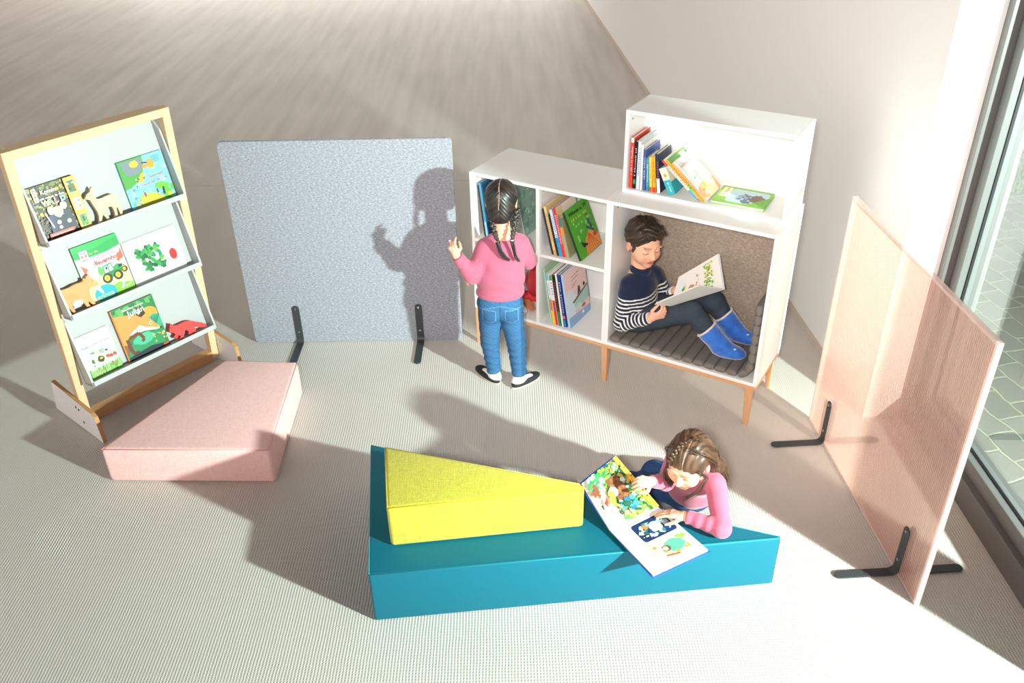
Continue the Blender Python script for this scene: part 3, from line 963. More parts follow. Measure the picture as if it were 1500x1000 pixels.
# ------------------------------------------------------------------ books
_mc = {}
def cm(hexc, rough=0.4):
    if hexc not in _mc: _mc[hexc] = mat('book_cover_' + hexc.strip('#'), hx(hexc), rough=rough, spec=0.4)
    return _mc[hexc]
M_PAGES = mat('book_pages', (0.82, 0.79, 0.72), rough=0.8, noise=0.4, nscale=3, stretch=(1, 300, 1), col2=(0.6, 0.57, 0.5))
def book(name, label, M, w, h, t, col, front=None, spine=None, group=None, cat='book', pages=True, hard=True):
    """local: x from spine to fore edge, y front cover (0) to back cover (t), z up"""
    ob = thing(name, label, cat, M, group)
    bt = 0.002 if hard else 0.0008
    e = 0.003 if hard else 0.0004
    bm = bmesh.new()
    box(bm, (0, 0, 0), (w, bt, h), bev=0.0005, seg=1)
    box(bm, (0, t - bt, 0), (w, t, h), bev=0.0005, seg=1)
    box(bm, (0, bt, 0), (bt, t - bt, h))
    done('cover', bm, cm(col), ob, world=False)
    bm = bmesh.new()
    box(bm, (bt, bt, e), (w - e, t - bt, h - e))
    done('pages', bm, M_PAGES, ob, world=False)
    if front:
        A = Art(w, h, seed=len(label)); front(A)
        A.build('front_print', ob, frameM((0, -0.0003, 0), (1, 0, 0), (0, 0, 1), (0, -1, 0)))
    if spine:
        A = Art(h, t, seed=len(label) + 3); spine(A)     # runs along the height
        A.build('spine_print', ob, frameM((-0.0003, 0, h), (0, 0, -1), (0, 1, 0), (-1, 0, 0)) )
    return ob

def sp(txt, fg, bg=None, size=0.55, blocks=()):
    def f(A):
        if bg: A.rect(0.005, 0.04, 0.995, 0.96, bg)
        for a, b, c in blocks: A.rect(a, 0.05, b, 0.95, c)
        if txt: A.marks(0.14, 0.25, 0.60, 0.5, len(txt) + 5, fg)
    return f
class Row:
    """places leaning books side by side; each touches the one before"""
    def __init__(s): s.prev = None
    def at(s, u, t, h, l):
        ub = u - t * math.cos(l)          # left lower edge wanted
        if s.prev:
            R, pl, pt, ph = s.prev
            zt = min(h * math.cos(l), ph * math.cos(pl))
            for zz in (0.0, zt):
                ub = max(ub, R - (zz - pt * math.sin(pl)) * math.tan(pl) + zz * math.tan(l) + 0.0006)
        s.prev = (ub + t * math.cos(l), l, t, h)
        return ub + t * math.cos(l)
def standing(u, v, z, lean=0.0, t=0.012):
    """book standing with its spine to the room; lean: top towards the left, resting on its left lower edge"""
    M = MS @ frameM((u, v, z + t * math.sin(lean)), (0, 1, 0), (-1, 0, 0), (0, 0, 1))
    return M @ Matrix.Rotation(-lean, 4, 'X')

# art for shelf fronts
def a_winnie(A):
    A.rect(0, 0, 1, 1, '#4fa32c'); A.scatter(0.1, 0.35, 0.9, 0.75, 26, 0.035, ['#7cc35a', '#a9d98a', '#3b8a2b', '#8fd07a'])
    A.text('Winnie u. W', 0.10, 0.86, 0.10, '#10180c', 0.03, fit=0.80)
    A.marks(0.12, 0.74, 0.72, 0.075, 14, '#d8e03a')
    A.poly([(0.28, 0.02), (0.98, 0.02), (0.98, 0.25), (0.8, 0.36), (0.6, 0.40), (0.42, 0.30)], '#e8924a')
    for k in range(7): A.line([(0.6, 0.38), (0.32 + 0.1 * k, 0.03)], 0.004, '#b85a2a')
    A.ell(0.85, 0.28, 0.09, 0.05, '#cf3a2a', jit=0.3); A.line([(0.75, 0.72), (0.8, 0.42)], 0.012, '#2d3c6a'); A.line([(0.6, 0.5), (0.86, 0.34)], 0.010, '#2d3c6a')
    A.ell(0.76, 0.56, 0.045, 0.06, '#3a4d8a', jit=0.4); A.ell(0.76, 0.66, 0.03, 0.03, '#e8b890')
    A.ell(0.3, 0.22, 0.07, 0.035, '#16181c', jit=0.5); A.line([(0.22, 0.30), (0.3, 0.22), (0.44, 0.2)], 0.012, '#16181c')
def a_ship(A):
    A.rect(0, 0, 1, 1, '#f2cfc8'); A.ell(0.2, 0.4, 0.2, 0.25, '#d8e6ee', jit=0.3)
    A.poly([(0, 0), (1, 0), (1, 0.13), (0, 0.18)], '#8cb4da'); A.ell(0.66, 0.09, 0.05, 0.03, '#f4f6f8'); A.ell(0.45, 0.08, 0.03, 0.02, '#e8928e')
    A.poly([(0.3, 0.38), (1, 0.5), (1, 0.28), (0.36, 0.18)], '#a9d3c6'); A.poly([(0.24, 0.40), (1, 0.53), (1, 0.5), (0.3, 0.37)], '#4a4c50')
    A.poly([(0.5, 0.45), (0.66, 0.48), (0.64, 0.6), (0.56, 0.6)], '#3c3e44'); A.poly([(0.15, 0.43), (0.44, 0.47), (0.44, 0.5)], '#e8ece8')
    A.ell(0.84, 0.56, 0.05, 0.04, '#2c2e34', jit=0.5); A.ell(0.5, 0.25, 0.16, 0.06, '#cfe0dc', jit=0.4); A.ell(0.72, 0.2, 0.09, 0.03, '#d0593a', jit=0.3)
    for k, y in enumerate((0.84, 0.78, 0.70, 0.66)): A.line([(0.3, y), (0.3 + 0.4 - 0.08 * k, y + 0.02)], 0.004, '#b0776c')
def a_lean(A):
    A.rect(0, 0, 1, 1, '#e6f1ee'); A.ell(0.55, 0.16, 0.6, 0.2, '#f2b27a', jit=0.1); A.scatter(0.2, 0.05, 0.95, 0.3, 14, 0.05, ['#f08a48', '#ffd9a0', '#f6e3d2'])
    A.scatter(0.25, 0.3, 0.8, 0.6, 16, 0.035, ['#b8d27a', '#f0b27a', '#f4f0c8', '#8fbf6a']); A.ell(0.5, 0.42, 0.14, 0.1, '#f8f6ea')
    A.line([(0.4, 0.2), (0.5, 0.62)], 0.008, '#7aa24a'); A.marks(0.12, 0.80, 0.6, 0.10, 9, '#d8685e')
def a_flat(A):
    A.rect(0, 0, 1, 1, '#86bf3e'); A.rrect(0.22, 0.1, 0.95, 0.9, 0.08, '#b9d7e2'); A.rrect(0.05, 0.35, 0.22, 0.92, 0.02, '#e8efc8'); A.marks(0.16, 0.42, 0.4, 0.10, 8, '#b8483a', rot=PI / 2 * 0.98)
    A.ell(0.62, 0.4, 0.2, 0.24, '#5c6c7a', jit=0.5); A.ell(0.5, 0.45, 0.12, 0.14, '#8fb0c8', jit=0.5); A.ell(0.78, 0.5, 0.14, 0.2, '#7a5a4a', jit=0.5); A.scatter(0.4, 0.2, 0.9, 0.7, 16, 0.03, ['#c8d6de', '#384450', '#a03a30', '#e8c8b0'])
    A.poly([(0.6, 0), (1, 0), (1, 0.7)], '#6fb02e')

def shelf_books():
    g = 'picture books in the small top shelf box'
    z = ZB + SH + TP + 0.0015
    v = 0.150
    B = [  # name,label,u,thick,h,w,col,lean,spine,front
        ('paperback', 'thin red-spined book, first at the left end of the top shelf box', 0.8365, 0.016, 0.247, 0.19, '#e2402c', 0.0, sp('DIE KLEINE HEXE', '#ffffff', '#df3f2e', blocks=((0.0, 0.09, '#f4f4f0'),))),
        ('paperback', 'thin black-spined book beside the red one in the top shelf box', 0.8545, 0.014, 0.232, 0.18, '#17181b', 0.0, sp('GESCHICHTEN', '#e8e4e8', '#141518', blocks=((0.8, 0.9, '#3f8a4a'),))),
        ('picture_book', 'pale blue picture book between the black and the blue spines in the top shelf box', 0.8735, 0.016, 0.236, 0.20, '#cfdde6', 0.0, sp('Abenteuer', '#5a6a88', '#cfdbe8')),
        ('picture_book', 'large white picture book with yellow corner leaning against the pale blue one', 0.888, 0.010, 0.222, 0.20, '#f0eee4', 0.015, sp('', '#333333', '#eceae2')),
        ('hardcover_book', 'blue hardcover book standing in the top shelf box beside a teal spine', 0.9045, 0.013, 0.200, 0.165, '#3c4f96', 0.04, sp('DAS BUCH', '#dfe6f6', '#44589e')),
        ('paperback', 'small book with teal dotted spine in the top shelf box', 0.9215, 0.014, 0.163, 0.13, '#1f8f9c', 0.06, sp('LESEN', '#bfeaea', '#1f8f9c', blocks=tuple((0.06 * k, 0.06 * k + 0.02, '#6cc4c8') for k in range(1, 15)))),
        ('paperback', 'small pale yellow book beside the teal dotted spine in the top shelf box', 0.937, 0.0125, 0.168, 0.13, '#f3c64e', 0.08, sp('LESERABEN', '#b0602a', '#f5d06a', blocks=((0.86, 1, '#d8552c'),))),
        ('paperback', 'small orange yellow book with red foot, leaning beside the navy one', 0.958, 0.017, 0.172, 0.13, '#f2ae22', 0.10, sp('ERSTLESER', '#3a3020', '#f4b022', blocks=((0.86, 1, '#cf3a2a'),))),
        ('hardcover_book', 'navy book with white foot, leaning at the end of the upright row', 0.9815, 0.018, 0.19, 0.15, '#28304e', 0.12, sp('NACHT', '#d04a30', '#2b3352', blocks=((0.62, 1, '#e4e2ea'),))),
    ]
    row = Row()
    for nm, lb, u, t, h, w, c, ln, spn in B:
        fr = (lambda A: (A.rect(0, 0, 1, 1, '#28304e'), A.scatter(0.1, 0.1, 0.9, 0.9, 18, 0.04, ['#3d486e', '#8f96b0', '#c0442e']))) if 'navy' in lb else None
        if 'blue hardcover' in lb: fr = lambda A: (A.rect(0, 0, 1, 1, '#4459a6'), A.marks(0.15, 0.75, 0.7, 0.10, 8, '#c9b88a'))
        book(nm, lb, standing(row.at(u + 0.002, t, h, ln), v, z, ln, t), w, h, t, c, fr, spn, g)
    # small thick teal and cream book leaning
    def card(A):
        A.rect(0, 0, 1, 1, '#2fa9b5'); A.rect(0, 0.45, 1, 1, '#ede6cf'); A.ell(0.75, 0.5, 0.2, 0.12, '#2a6a34', jit=0.5); A.scatter(0.6, 0.4, 0.9, 0.6, 6, 0.04, ['#c03a30', '#3f8a3a'])
    book('board_book', 'thick little teal and cream book leaning between upright and slanting books', standing(row.at(1.055, 0.036, 0.135, 0.44), v - 0.005, z, 0.44, 0.036), 0.12, 0.135, 0.036, '#39b0bb', card,
         lambda A: (A.rect(0, 0.0, 0.45, 1, '#ece5d0'), A.rect(0.45, 0, 1, 1, '#35aeb9'), A.marks(0.55, 0.3, 0.35, 0.35, 8, '#e8f4f2'), A.ell(0.28, 0.5, 0.07, 0.2, '#c8b03a', jit=0.4)), g)
    # three slanting books
    ln = math.radians(49.5)
    base = 1.167
    for k, (lb, c, h, w, fr, spn) in enumerate((
            ('red-edged book with cream cover, lowest of the three slanting in the top shelf box', '#efe6d8', 0.245, 0.19, None, sp('Tiere', '#c0392b', '#f0e8dc', blocks=((0, 0.14, '#cf4436'), (0.75, 1, '#58a8c8')))),
            ('yellow and green book, middle of the three slanting in the top shelf box', '#f0b030', 0.25, 0.20, lambda A: (A.rect(0, 0, 1, 1, '#5ea84a'), A.ell(0.3, 0.7, 0.4, 0.2, '#f2b53a'), A.rect(0.6, 0.86, 0.9, 0.96, '#e8ece0')), sp('Erde', '#2a7a3a', '#f2a52c', blocks=((0.6, 0.8, '#8cc04a'),))),
            ('pale cover book with orange foot, uppermost of the three slanting ones', '#dfeee8', 0.235, 0.195, a_lean, sp('Hoppel', '#d8685e', '#f0b27a')))):
        t = 0.0125
        off = k * (t + 0.0006)
        book('picture_book', lb, standing(base + 0.0 + off / math.cos(ln) + 0.008, v + 0.002 * k, z + 0.0002, ln, t), w, h, t, c, fr, spn, g)
    # flat book
    M = MS @ frameM((1.252, 0.168, z), (1, 0, 0), (0, 0, 1), (0, -1, 0)) @ Matrix.Translation((0, 0.0, 0))
    M = MS @ frameM((1.235, 0.362, z + 0.011), (1, 0, 0), (0, 0, -1), (0, 1, 0)) 
    M = MS @ Matrix.Translation((1.230, 0.160, z + 0.0135)) @ Matrix.Rotation(0.03, 4, 'Z') @ frameM((0, 0, 0), (1, 0, 0), (0, 0, -1), (0, 1, 0))
    book('picture_book', 'green picture book lying flat on the floor of the top shelf box', M, 0.245, 0.20, 0.013, '#79bd2e', a_flat, None, g)

    # upper right cell: books leaning left
    g = 'books leaning in the upper right cell of the shelf unit'
    z = 0.6645; l = 0.245
    v = 0.022
    def tl(k): return lambda A: None
    B = [('thick dark grey book furthest left in the upper right cell', 0.479, 0.012, 0.245, 0.20, '#3c3e40', sp('', '#ffffff', '#38393c')),
         ('cream-spined book second from left in the upper right cell', 0.489, 0.014, 0.262, 0.235, '#e6c684', sp('Der Mond', '#7a5a30', '#eccb8a', blocks=((0.9, 1, '#d9a850'),))),
         ('thin black-spined book between the cream and the blue one in the upper right cell', 0.507, 0.009, 0.225, 0.2, '#232a28', sp('', '#ffffff', '#20302c')),
         ('pale and bright blue book leaning in the upper right cell', 0.527, 0.017, 0.252, 0.215, '#7fb6e0', sp('Leselöwen', '#2b6ab0', '#d4e3f4', blocks=((0.6, 1, '#2a9fdc'),))),
         ('red-spined book beside the blue one in the upper right cell', 0.548, 0.0165, 0.262, 0.21, '#de2f35', sp('CONNI LERNT', '#ffffff', '#e03a3c')),
         ('olive picture book with teal and orange cover next to the bright green one', 0.570, 0.018, 0.215, 0.19, '#a8a57a', sp('', '#ffffff', '#aaa67e', blocks=((0.0, 0.22, '#3c7f80'), (0.24, 0.42, '#ea9434'))))]
    row = Row()
    for lb, u, t, h, w, c, spn in B:
        fr = (lambda A: (A.rect(0, 0, 1, 1, '#f4ead8'), A.rect(0, 0.5, 0.3, 1, '#e8cfa0'), A.text('le', 0.05, 0.7, 0.2, '#c03a2c', 0.03))) if 'red-spined' in lb else None
        book('picture_book', lb, standing(row.at(u + 0.006, t, h, l), v, z, l, t), w, h, t, c, fr, spn, g)
    book('picture_book', 'bright green picture book with pumpkin cover in the upper right cell', standing(row.at(0.645, 0.014, 0.262, 0.40), v - 0.002, z, 0.40, 0.014), 0.235, 0.262, 0.014, '#3f9a2a', a_winnie, sp('', '#ffffff', '#1e3a20'), g)
    # lower right cell
    g = 'books leaning in the lower right cell of the shelf unit'
    z = ZB + TP + 0.0015; l = 0.155
    B = [('thin pale green book furthest left in the lower right cell', 0.468, 0.008, 0.32, 0.225, '#9fc7a6', sp('', '#ffffff', '#b5d4c4')),
         ('white and yellow spined book second from left in the lower right cell', 0.488, 0.0165, 0.292, 0.20, '#f3f0ea', sp('Wimmelbuch', '#4a6ab0', '#f0eee8', blocks=((0, 0.12, '#8fc0e0'), (0.5, 0.72, '#f08f2c'), (0.72, 1, '#f4c81e')))),
         ('white and red spined book in the lower right cell', 0.506, 0.0165, 0.29, 0.20, '#f2efe8', sp('Ferien', '#4a6ab0', '#eef0f4', blocks=((0, 0.1, '#5aa84a'), (0.5, 1, '#dd3226')))),
         ('black and green spined book with red lettering in the lower right cell', 0.5245, 0.017, 0.295, 0.22, '#242a22', sp('DRACHEN', '#d8502c', '#28221e', blocks=((0.72, 1, '#3a8a4a'),))),
         ('thin white book between the black and the navy one in the lower right cell', 0.537, 0.009, 0.31, 0.22, '#f4f2ec', sp('', '#333333', '#f0efe8')),
         ('navy-spined book beside the pink ship cover in the lower right cell', 0.556, 0.016, 0.305, 0.22, '#2c3a78', sp('WELTRAUM', '#d8def0', '#303f80', blocks=((0.78, 0.84, '#d86a8a'), (0.86, 1, '#2a7fc0'))))]
    row = Row()
    for lb, u, t, h, w, c, spn in B:
        book('picture_book', lb, standing(row.at(u + 0.010, t, h, l), v, z, l, t), w, h, t, c, None, spn, g)
    book('picture_book', 'tall pink picture book with a ship cover in the lower right cell', standing(row.at(0.590, 0.014, 0.312, 0.165), v, z, 0.165, 0.014), 0.235, 0.312, 0.014, '#9fbfe0', a_ship, sp('', '#ffffff', '#a9c6e8'), g)
    # upper left cell
    g = 'books in the upper left cell of the shelf unit'
    z = 0.6645
    def tealfront(A):
        A.rect(0, 0, 1, 1, '#1f4f6c'); A.rect(0.05, 0.04, 0.96, 0.96, '#17344a'); A.ell(0.5, 0.45, 0.3, 0.25, '#c0643a', jit=0.4); A.scatter(0.1, 0.1, 0.9, 0.9, 20, 0.04, ['#2f7f9a', '#e09a5a', '#0e2030'])
    book('picture_book', 'teal blue picture book the standing girl reaches for in the shelf', standing(0.086, 0.03, z, 0.12, 0.014), 0.215, 0.305, 0.014, '#3b7fa0', tealfront, sp('', '#ffffff', '#4f93b4', blocks=((0.7, 1, '#8cc8e4'),)), g)
    book('picture_book', 'dark book leaning behind the teal blue one in the upper left cell', standing(0.0705, 0.035, z, 0.12, 0.012), 0.20, 0.285, 0.012, '#2a2c30', None, sp('', '#ffffff', '#202226'), g)
    def gfront(A):
        A.rect(0, 0, 1, 1, '#8fb0a2'); A.scatter(0, 0, 1, 1, 60, 0.07, ['#a9c4b6', '#6f9484', '#c4d6cc', '#87a6a0'])
    book('picture_book', 'pale green marbled picture book standing behind the standing girl’s head', standing(0.250, 0.14, z, 0.22, 0.008), 0.19, 0.27, 0.008, '#a9c4b6', gfront, None, g)
shelf_books()

def soft_toys():
    # red cloth bag
    S = Solid()
    S.ell(sw(0.302, 0.22, 0.372), (0.072, 0.10, 0.105), rot=[list(SD), list(SN), (0, 0, 1)], k=0.02)
    S.ell(sw(0.26, 0.24, 0.39), (0.05, 0.09, 0.06), rot=[list(SD), list(SN), (0, 0, 1)], k=0.03)
    t = thing('cloth_bag', 'dark red cloth bag stuffed in the lower left cell beside the plush toys', 'bag', MS @ Matrix.Translation((0.3, 0.22, ZB + TP)))
    def dsp(X, Y, Z): return 0.004 * np.sin(70 * X + 30 * Z + 3 * np.sin(40 * Y)) * np.sin(55 * Z + 20 * Y)
    solid('bag_body', S, 0.006, mat('red_cloth', hx('#b01020'), rough=0.8, sheen=0.3), t, disp=dsp)
    S = Solid(); S.chain([sw(0.24, 0.09, 0.345), sw(0.28, 0.085, 0.35), sw(0.33, 0.09, 0.332)], [0.016, 0.02, 0.016])
    solid('bag_rim', S, 0.004, mat('red_rim', hx('#c8202c'), rough=0.7), t, disp=lambda X, Y, Z: 0.002 * np.sin(260 * X + 100 * Y))
    # brown plush
    t = thing('plush_animal', 'brown plush animal with floppy ears hanging out of the lower left cell', 'soft toy', MS @ Matrix.Translation((0.3, 0.1, ZB + TP)))
    br = tuple(hx('#b5672c'))
    S = Solid()
    S.ell(sw(0.275, 0.10, 0.295), (0.032, 0.035, 0.032), k=0.015, c=br)
    S.cap(sw(0.255, 0.085, 0.31), sw(0.24, 0.09, 0.275), 0.018, 0.016, c=br)
    S.cap(sw(0.30, 0.09, 0.305), sw(0.325, 0.07, 0.286), 0.018, 0.02, c=br).cap(sw(0.29, 0.10, 0.29), sw(0.305, 0.08, 0.275), 0.015, 0.014, c=br)
    solid('plush_body', S, 0.004, mat('brown_plush', hx('#b5672c'), rough=0.95, sheen=0.6, bump=0.8, bscale=260), t, disp=lambda X, Y, Z: 0.0015 * np.sin(200 * X) * np.sin(220 * Z))
    t = thing('plush_dog', 'white plush dog with black nose beside the brown plush in the lower left cell', 'soft toy', MS @ Matrix.Translation((0.27, 0.05, ZB + TP)))
    S = Solid(); S.ell(sw(0.262, 0.036, 0.288), (0.032, 0.03, 0.028), k=0.01).ell(sw(0.294, 0.034, 0.279), (0.02, 0.02, 0.018), k=0.012)
    solid('plush_head', S, 0.004, mat('white_plush', (0.85, 0.83, 0.78), rough=0.95, sheen=0.5, bump=0.6, bscale=260), t)
    S = Solid(); S.ell(sw(0.300, 0.016, 0.276), (0.007, 0.006, 0.005))
    solid('nose', S, 0.002, M_RUBBER, t)
soft_toys()

# ------------------------------------------------------------------ tilted display stand
TY = 0.87177
TO = Vector((-2.15096, 3.59975, 0)); TD = Vector((math.cos(TY), math.sin(TY), 0)); TN = Vector((-TD.y, TD.x, 0))
MT = frameM(TO, TD, TN)
TW = 0.788; TL = 1.4474; TAL = -0.0416
BETA = math.radians(13)
def tray_frame(k):
    """local of the tray: x along, y up the back panel, z out of the panel"""
    zb = (1.004, 0.630, 0.255)[k]
    e = Vector((0, math.sin(BETA), math.cos(BETA))); nn = Vector((0, -math.cos(BETA), math.sin(BETA)))
    return MT @ frameM((0, -0.047, zb), (1, 0, 0), e, nn)

M_TRAY = mat('tray_lacquer', (0.43, 0.44, 0.435), rough=0.45)
def stand():
    t = thing('book_display_stand', 'birch framed display stand with three white slanted trays at the left', 'book stand', MT)
    def up(dep, z): return z
    lean = Matrix.Rotation(-TAL, 4, 'X')   # slight forward set of the frame
    ML = MT @ lean
    pw, pd = 0.040, 0.045
    for u in (0, TW - pw):
        bm = bmesh.new(); box(bm, (u, 0, 0.022), (u + pw, pd, TL), ML, bev=0.0015, seg=1); done('post', bm, M_BIRCH, t)
        if u > 0:
            for kk in range(6):
                z = 1.36 - kk * 0.02
    bm = bmesh.new(); box(bm, (pw, 0, TL - 0.040), (TW - pw, pd + 0.03, TL), ML, bev=0.0015, seg=1); done('top_rail', bm, mat('birch_rail', hx('#dcc09a'), rough=0.5, noise=0.5, nscale=14, col2=hx('#cfa878'), stretch=(1, 12, 12)), t)
    bm = bmesh.new(); box(bm, (pw, -0.002, 0.012), (TW - pw, pd, 0.07), ML, bev=0.0015, seg=1); done('bottom_rail', bm, mat('beech_rail', hx('#c89a6c'), rough=0.5, noise=0.5, nscale=14, col2=hx('#b98556'), stretch=(1, 12, 12)), t)
    # foot plates: white faced plywood
    prof = [(-0.195, 0.0), (0.275, 0.0), (0.222, 0.192), (-0.150, 0.158), (-0.178, 0.145)]
    for u0 in (-0.021, TW + 0.001):
        bm = bmesh.new()
        Mp = MT @ frameM((u0, 0, 0.002), (0, 1, 0), (0, 0, 1), (1, 0, 0))
        prism(bm, prof, 0, 0.020, Mp)
        o = done('foot_plate', bm, [M_PLY, mat('plate_white', (0.84, 0.83, 0.82), rough=0.4)], t)
        ax = (TD)
        for p in o.data.polygons:
            if abs(p.normal.x) > 0.9: p.material_index = 1
        if u0 < 0:
            for dd, zz in ((-0.02, 0.125), (0.005, 0.13), (-0.035, 0.055)):
                bm = bmesh.new(); prism(bm, [(0.006 * math.cos(a), 0.006 * math.sin(a)) for a in np.linspace(0, 2 * PI, 11)[:-1]], 0, 0.002, MT @ frameM((u0, dd, zz), (0, 0, 1), (0, 1, 0), (-1, 0, 0)))
                q = done('plate_screw', bm, M_DARKHOLE, t)
        else:
            for dd, zz in ((-0.03, 0.125), (-0.055, 0.115)):
                bm = bmesh.new(); prism(bm, [(0.006 * math.cos(a), 0.006 * math.sin(a)) for a in np.linspace(0, 2 * PI, 11)[:-1]], 0, 0.002, MT @ frameM((u0, dd, zz), (0, 0, 1), (0, 1, 0), (-1, 0, 0)))
                done('plate_screw', bm, M_STEEL, t)
    for k in range(3):
        F = tray_frame(k)
        bm = bmesh.new()
        x0, x1 = 0.043, TW - 0.043
        top = 0.395
        box(bm, (x0, 0, -0.010), (x1, top, 0), F)                       # back panel
        box(bm, (x0, 0, 0), (x1, 0.010, 0.072), F)                      # ledge
        box(bm, (x0, -0.004, 0.066), (x1, 0.020, 0.074), F, bev=0.001)   # lip
        for xs in (x0, x1 - 0.010):
            prism(bm, [(-0.004, 0.0), (-0.004, 0.074), (0.03, 0.074), (0.335, 0.046), (top, -0.002), (top, -0.01), (0, -0.01)], xs, xs + 0.010,
                  F @ frameM((0, 0, 0), (0, 1, 0), (0, 0, 1), (1, 0, 0)))
        done('tray', bm, M_TRAY, t)
stand()

# pictures on the display books
def a_wald(A):
    A.rect(0, 0, 1, 1, '#4b4630')
    A.scatter(0, 0.45, 0.75, 1, 150, 0.035, ['#6f7a34', '#a39a2c', '#3c4228', '#8a8a50', '#2e3020', '#c2a82c'])
    A.scatter(0, 0, 0.75, 0.45, 170, 0.02, ['#6a4c44', '#8a6a60', '#54403a', '#3a3230', '#a08078'])
    A.rrect(0.10, 0.72, 0.19, 0.97, 0.008, '#f2efe6')
    for k, c in enumerate(('#e04a34', '#e07a34', '#e04a34', '#e07a34')): A.ell(0.145, 0.93 - 0.055 * k, 0.025, 0.018, c)
    A.text('Komm', 0.26, 0.83, 0.105, '#f4f2ea', 0.03)
    A.text('wir gehen in den', 0.20, 0.735, 0.06, '#f4f2ea', 0.03, fit=0.5)
    for i, (ch, c) in enumerate((('W', '#f0c030'), ('A', '#6a8a4a'), ('L', '#e03a34'), ('D', '#48a8d8'))):
        A.text(ch, 0.22 + 0.125 * i, 0.625, 0.125, '#f6f4ee', 0.07); A.text(ch, 0.222 + 0.125 * i, 0.628, 0.12, c, 0.03)
    for x, y, s, c in ((0.33, 0.33, 0.17, '#36426a'), (0.60, 0.36, 0.16, '#36424c'), (0.46, 0.28, 0.22, '#2c3a44')):
        A.poly([(x - s * .75, 0.12), (x + s * .75, 0.12), (x + s * .5, y + .1), (x - s * .5, y + .1)], c)
        A.ell(x, y + .18, s * .45, s * .48, '#b9b2a4', jit=0.2); A.ell(x, y + .165, s * .32, s * .34, '#e2b8a0')
        A.ell(x, y + .14, s * .12, s * .05, '#f6efe8')
    A.ell(0.40, 0.27, 0.045, 0.04, '#e8c4ae'); A.ell(0.60, 0.24, 0.045, 0.04, '#d8b09c'); A.ell(0.40, 0.175, 0.035, 0.032, '#e9e7df')
    A.line([(0.2, 0.50), (0.27, 0.2)], 0.006, '#e8e0c0')
    A.rrect(0.13, 0.045, 0.64, 0.115, 0.015, '#e8604c'); A.marks(0.16, 0.062, 0.45, 0.034, 24, '#ffffff')
    A.rect(0.765, 0, 1, 1, '#e3ae2c')
    for y, cols in ((0.70, ['#4c7a3a', '#a04038', '#e8dcc8', '#2c4a3a']), (0.37, ['#e8ecec', '#c8d2d8', '#9a7a50', '#7a5a3c']), (0.05, ['#5f9a3c', '#4a4452', '#8ab858', '#3a90a0'])):
        A.rect(0.80, y, 0.965, y + 0.24, '#f2f0e6'); A.rect(0.81, y + 0.01, 0.955, y + 0.23, cols[0]); A.scatter(0.82, y + 0.03, 0.95, y + 0.21, 16, 0.022, cols)
    A.marks(0.80, 0.645, 0.16, 0.025, 10, '#fff6e0')
def a_erde(A):
    A.rect(0, 0, 1, 1, '#7fc6d8'); A.scatter(0, 0, 1, 1, 40, 0.05, ['#8ccfdf', '#74bfd2', '#a2d8e2'])
    A.poly([(0, 1), (0.55, 1), (0.54, 0.85), (0.46, 0.66), (0.30, 0.52), (0.12, 0.44), (0, 0.43)], '#4c9a3e')
    A.poly([(0.04, 0.97), (0.52, 0.97), (0.52, 0.86), (0.46, 0.72), (0.30, 0.66), (0.12, 0.70)], '#78828a')
    A.ell(0.34, 0.88, 0.10, 0.07, '#c9b23c', jit=0.2); A.poly([(0.30, 0.55), (0.44, 0.68), (0.50, 0.60), (0.36, 0.46)], '#d9a53c'); A.scatter(0.24, 0.42, 0.5, 0.6, 10, 0.02, ['#5a6068', '#e8d2b8', '#384850'])
    A.ell(0.68, 0.80, 0.085, 0.10, '#d99a2e', jit=0.2); A.ell(0.54, 0.78, 0.05, 0.05, '#d08a4a', jit=0.3); A.line([(0.5, 0.86), (0.62, 0.84)], 0.006, '#4a3a2a')
    A.text('Gemeinsam', 0.56, 0.52, 0.085, '#d8385a', 0.0, fit=0.33, rot=0.05)
    A.text('retten wir die Erde', 0.36, 0.40, 0.08, '#d8385a', 0.0, fit=0.58, rot=0.05)
    for k in range(4): A.line([(0.72, 0.92 - 0.035 * k), (0.90, 0.925 - 0.035 * k)], 0.003, '#4a8aa8')
    A.ell(0.42, -0.0, 0.34, 0.24, '#bdb23a'); A.poly([(0, 0), (0.1, 0), (0.12, 0.001), (0, 0.001)], '#7fc6d8')
    A.fig(0.36, 0.19, 0.055, '#b83a3c'); A.fig(0.64, 0.20, 0.05, '#3a6a5c', hair='#303640')
    A.ell(0.66, 0.17, 0.035, 0.035, '#5c6670'); A.ell(0.66, 0.17, 0.027, 0.027, '#a8c8c8'); A.ell(0.76, 0.14, 0.035, 0.035, '#5c6670'); A.ell(0.76, 0.14, 0.027, 0.027, '#a8c8c8')
    A.ell(0.78, 0.30, 0.15, 0.08, '#6abf3c', jit=0.2, rot=-0.3); A.ell(0.84, 0.12, 0.09, 0.12, '#5db23c', jit=0.2); A.ell(0.88, 0.10, 0.05, 0.06, '#c0c23a', jit=0.2); A.line([(0.76, 0.12), (0.78, 0.28)], 0.010, '#2c3432')
    A.ell(0.97, 0.22, 0.029, 0.07, '#62b83c'); A.ell(0.17, 0.37, 0.028, 0.028, '#384450'); A.ell(0.17, 0.37, 0.018, 0.018, '#7fc6d8'); A.scatter(0.04, 0.05, 0.25, 0.25, 24, 0.02, ['#bfe3ec', '#4f9ab0', '#8fd0de'])
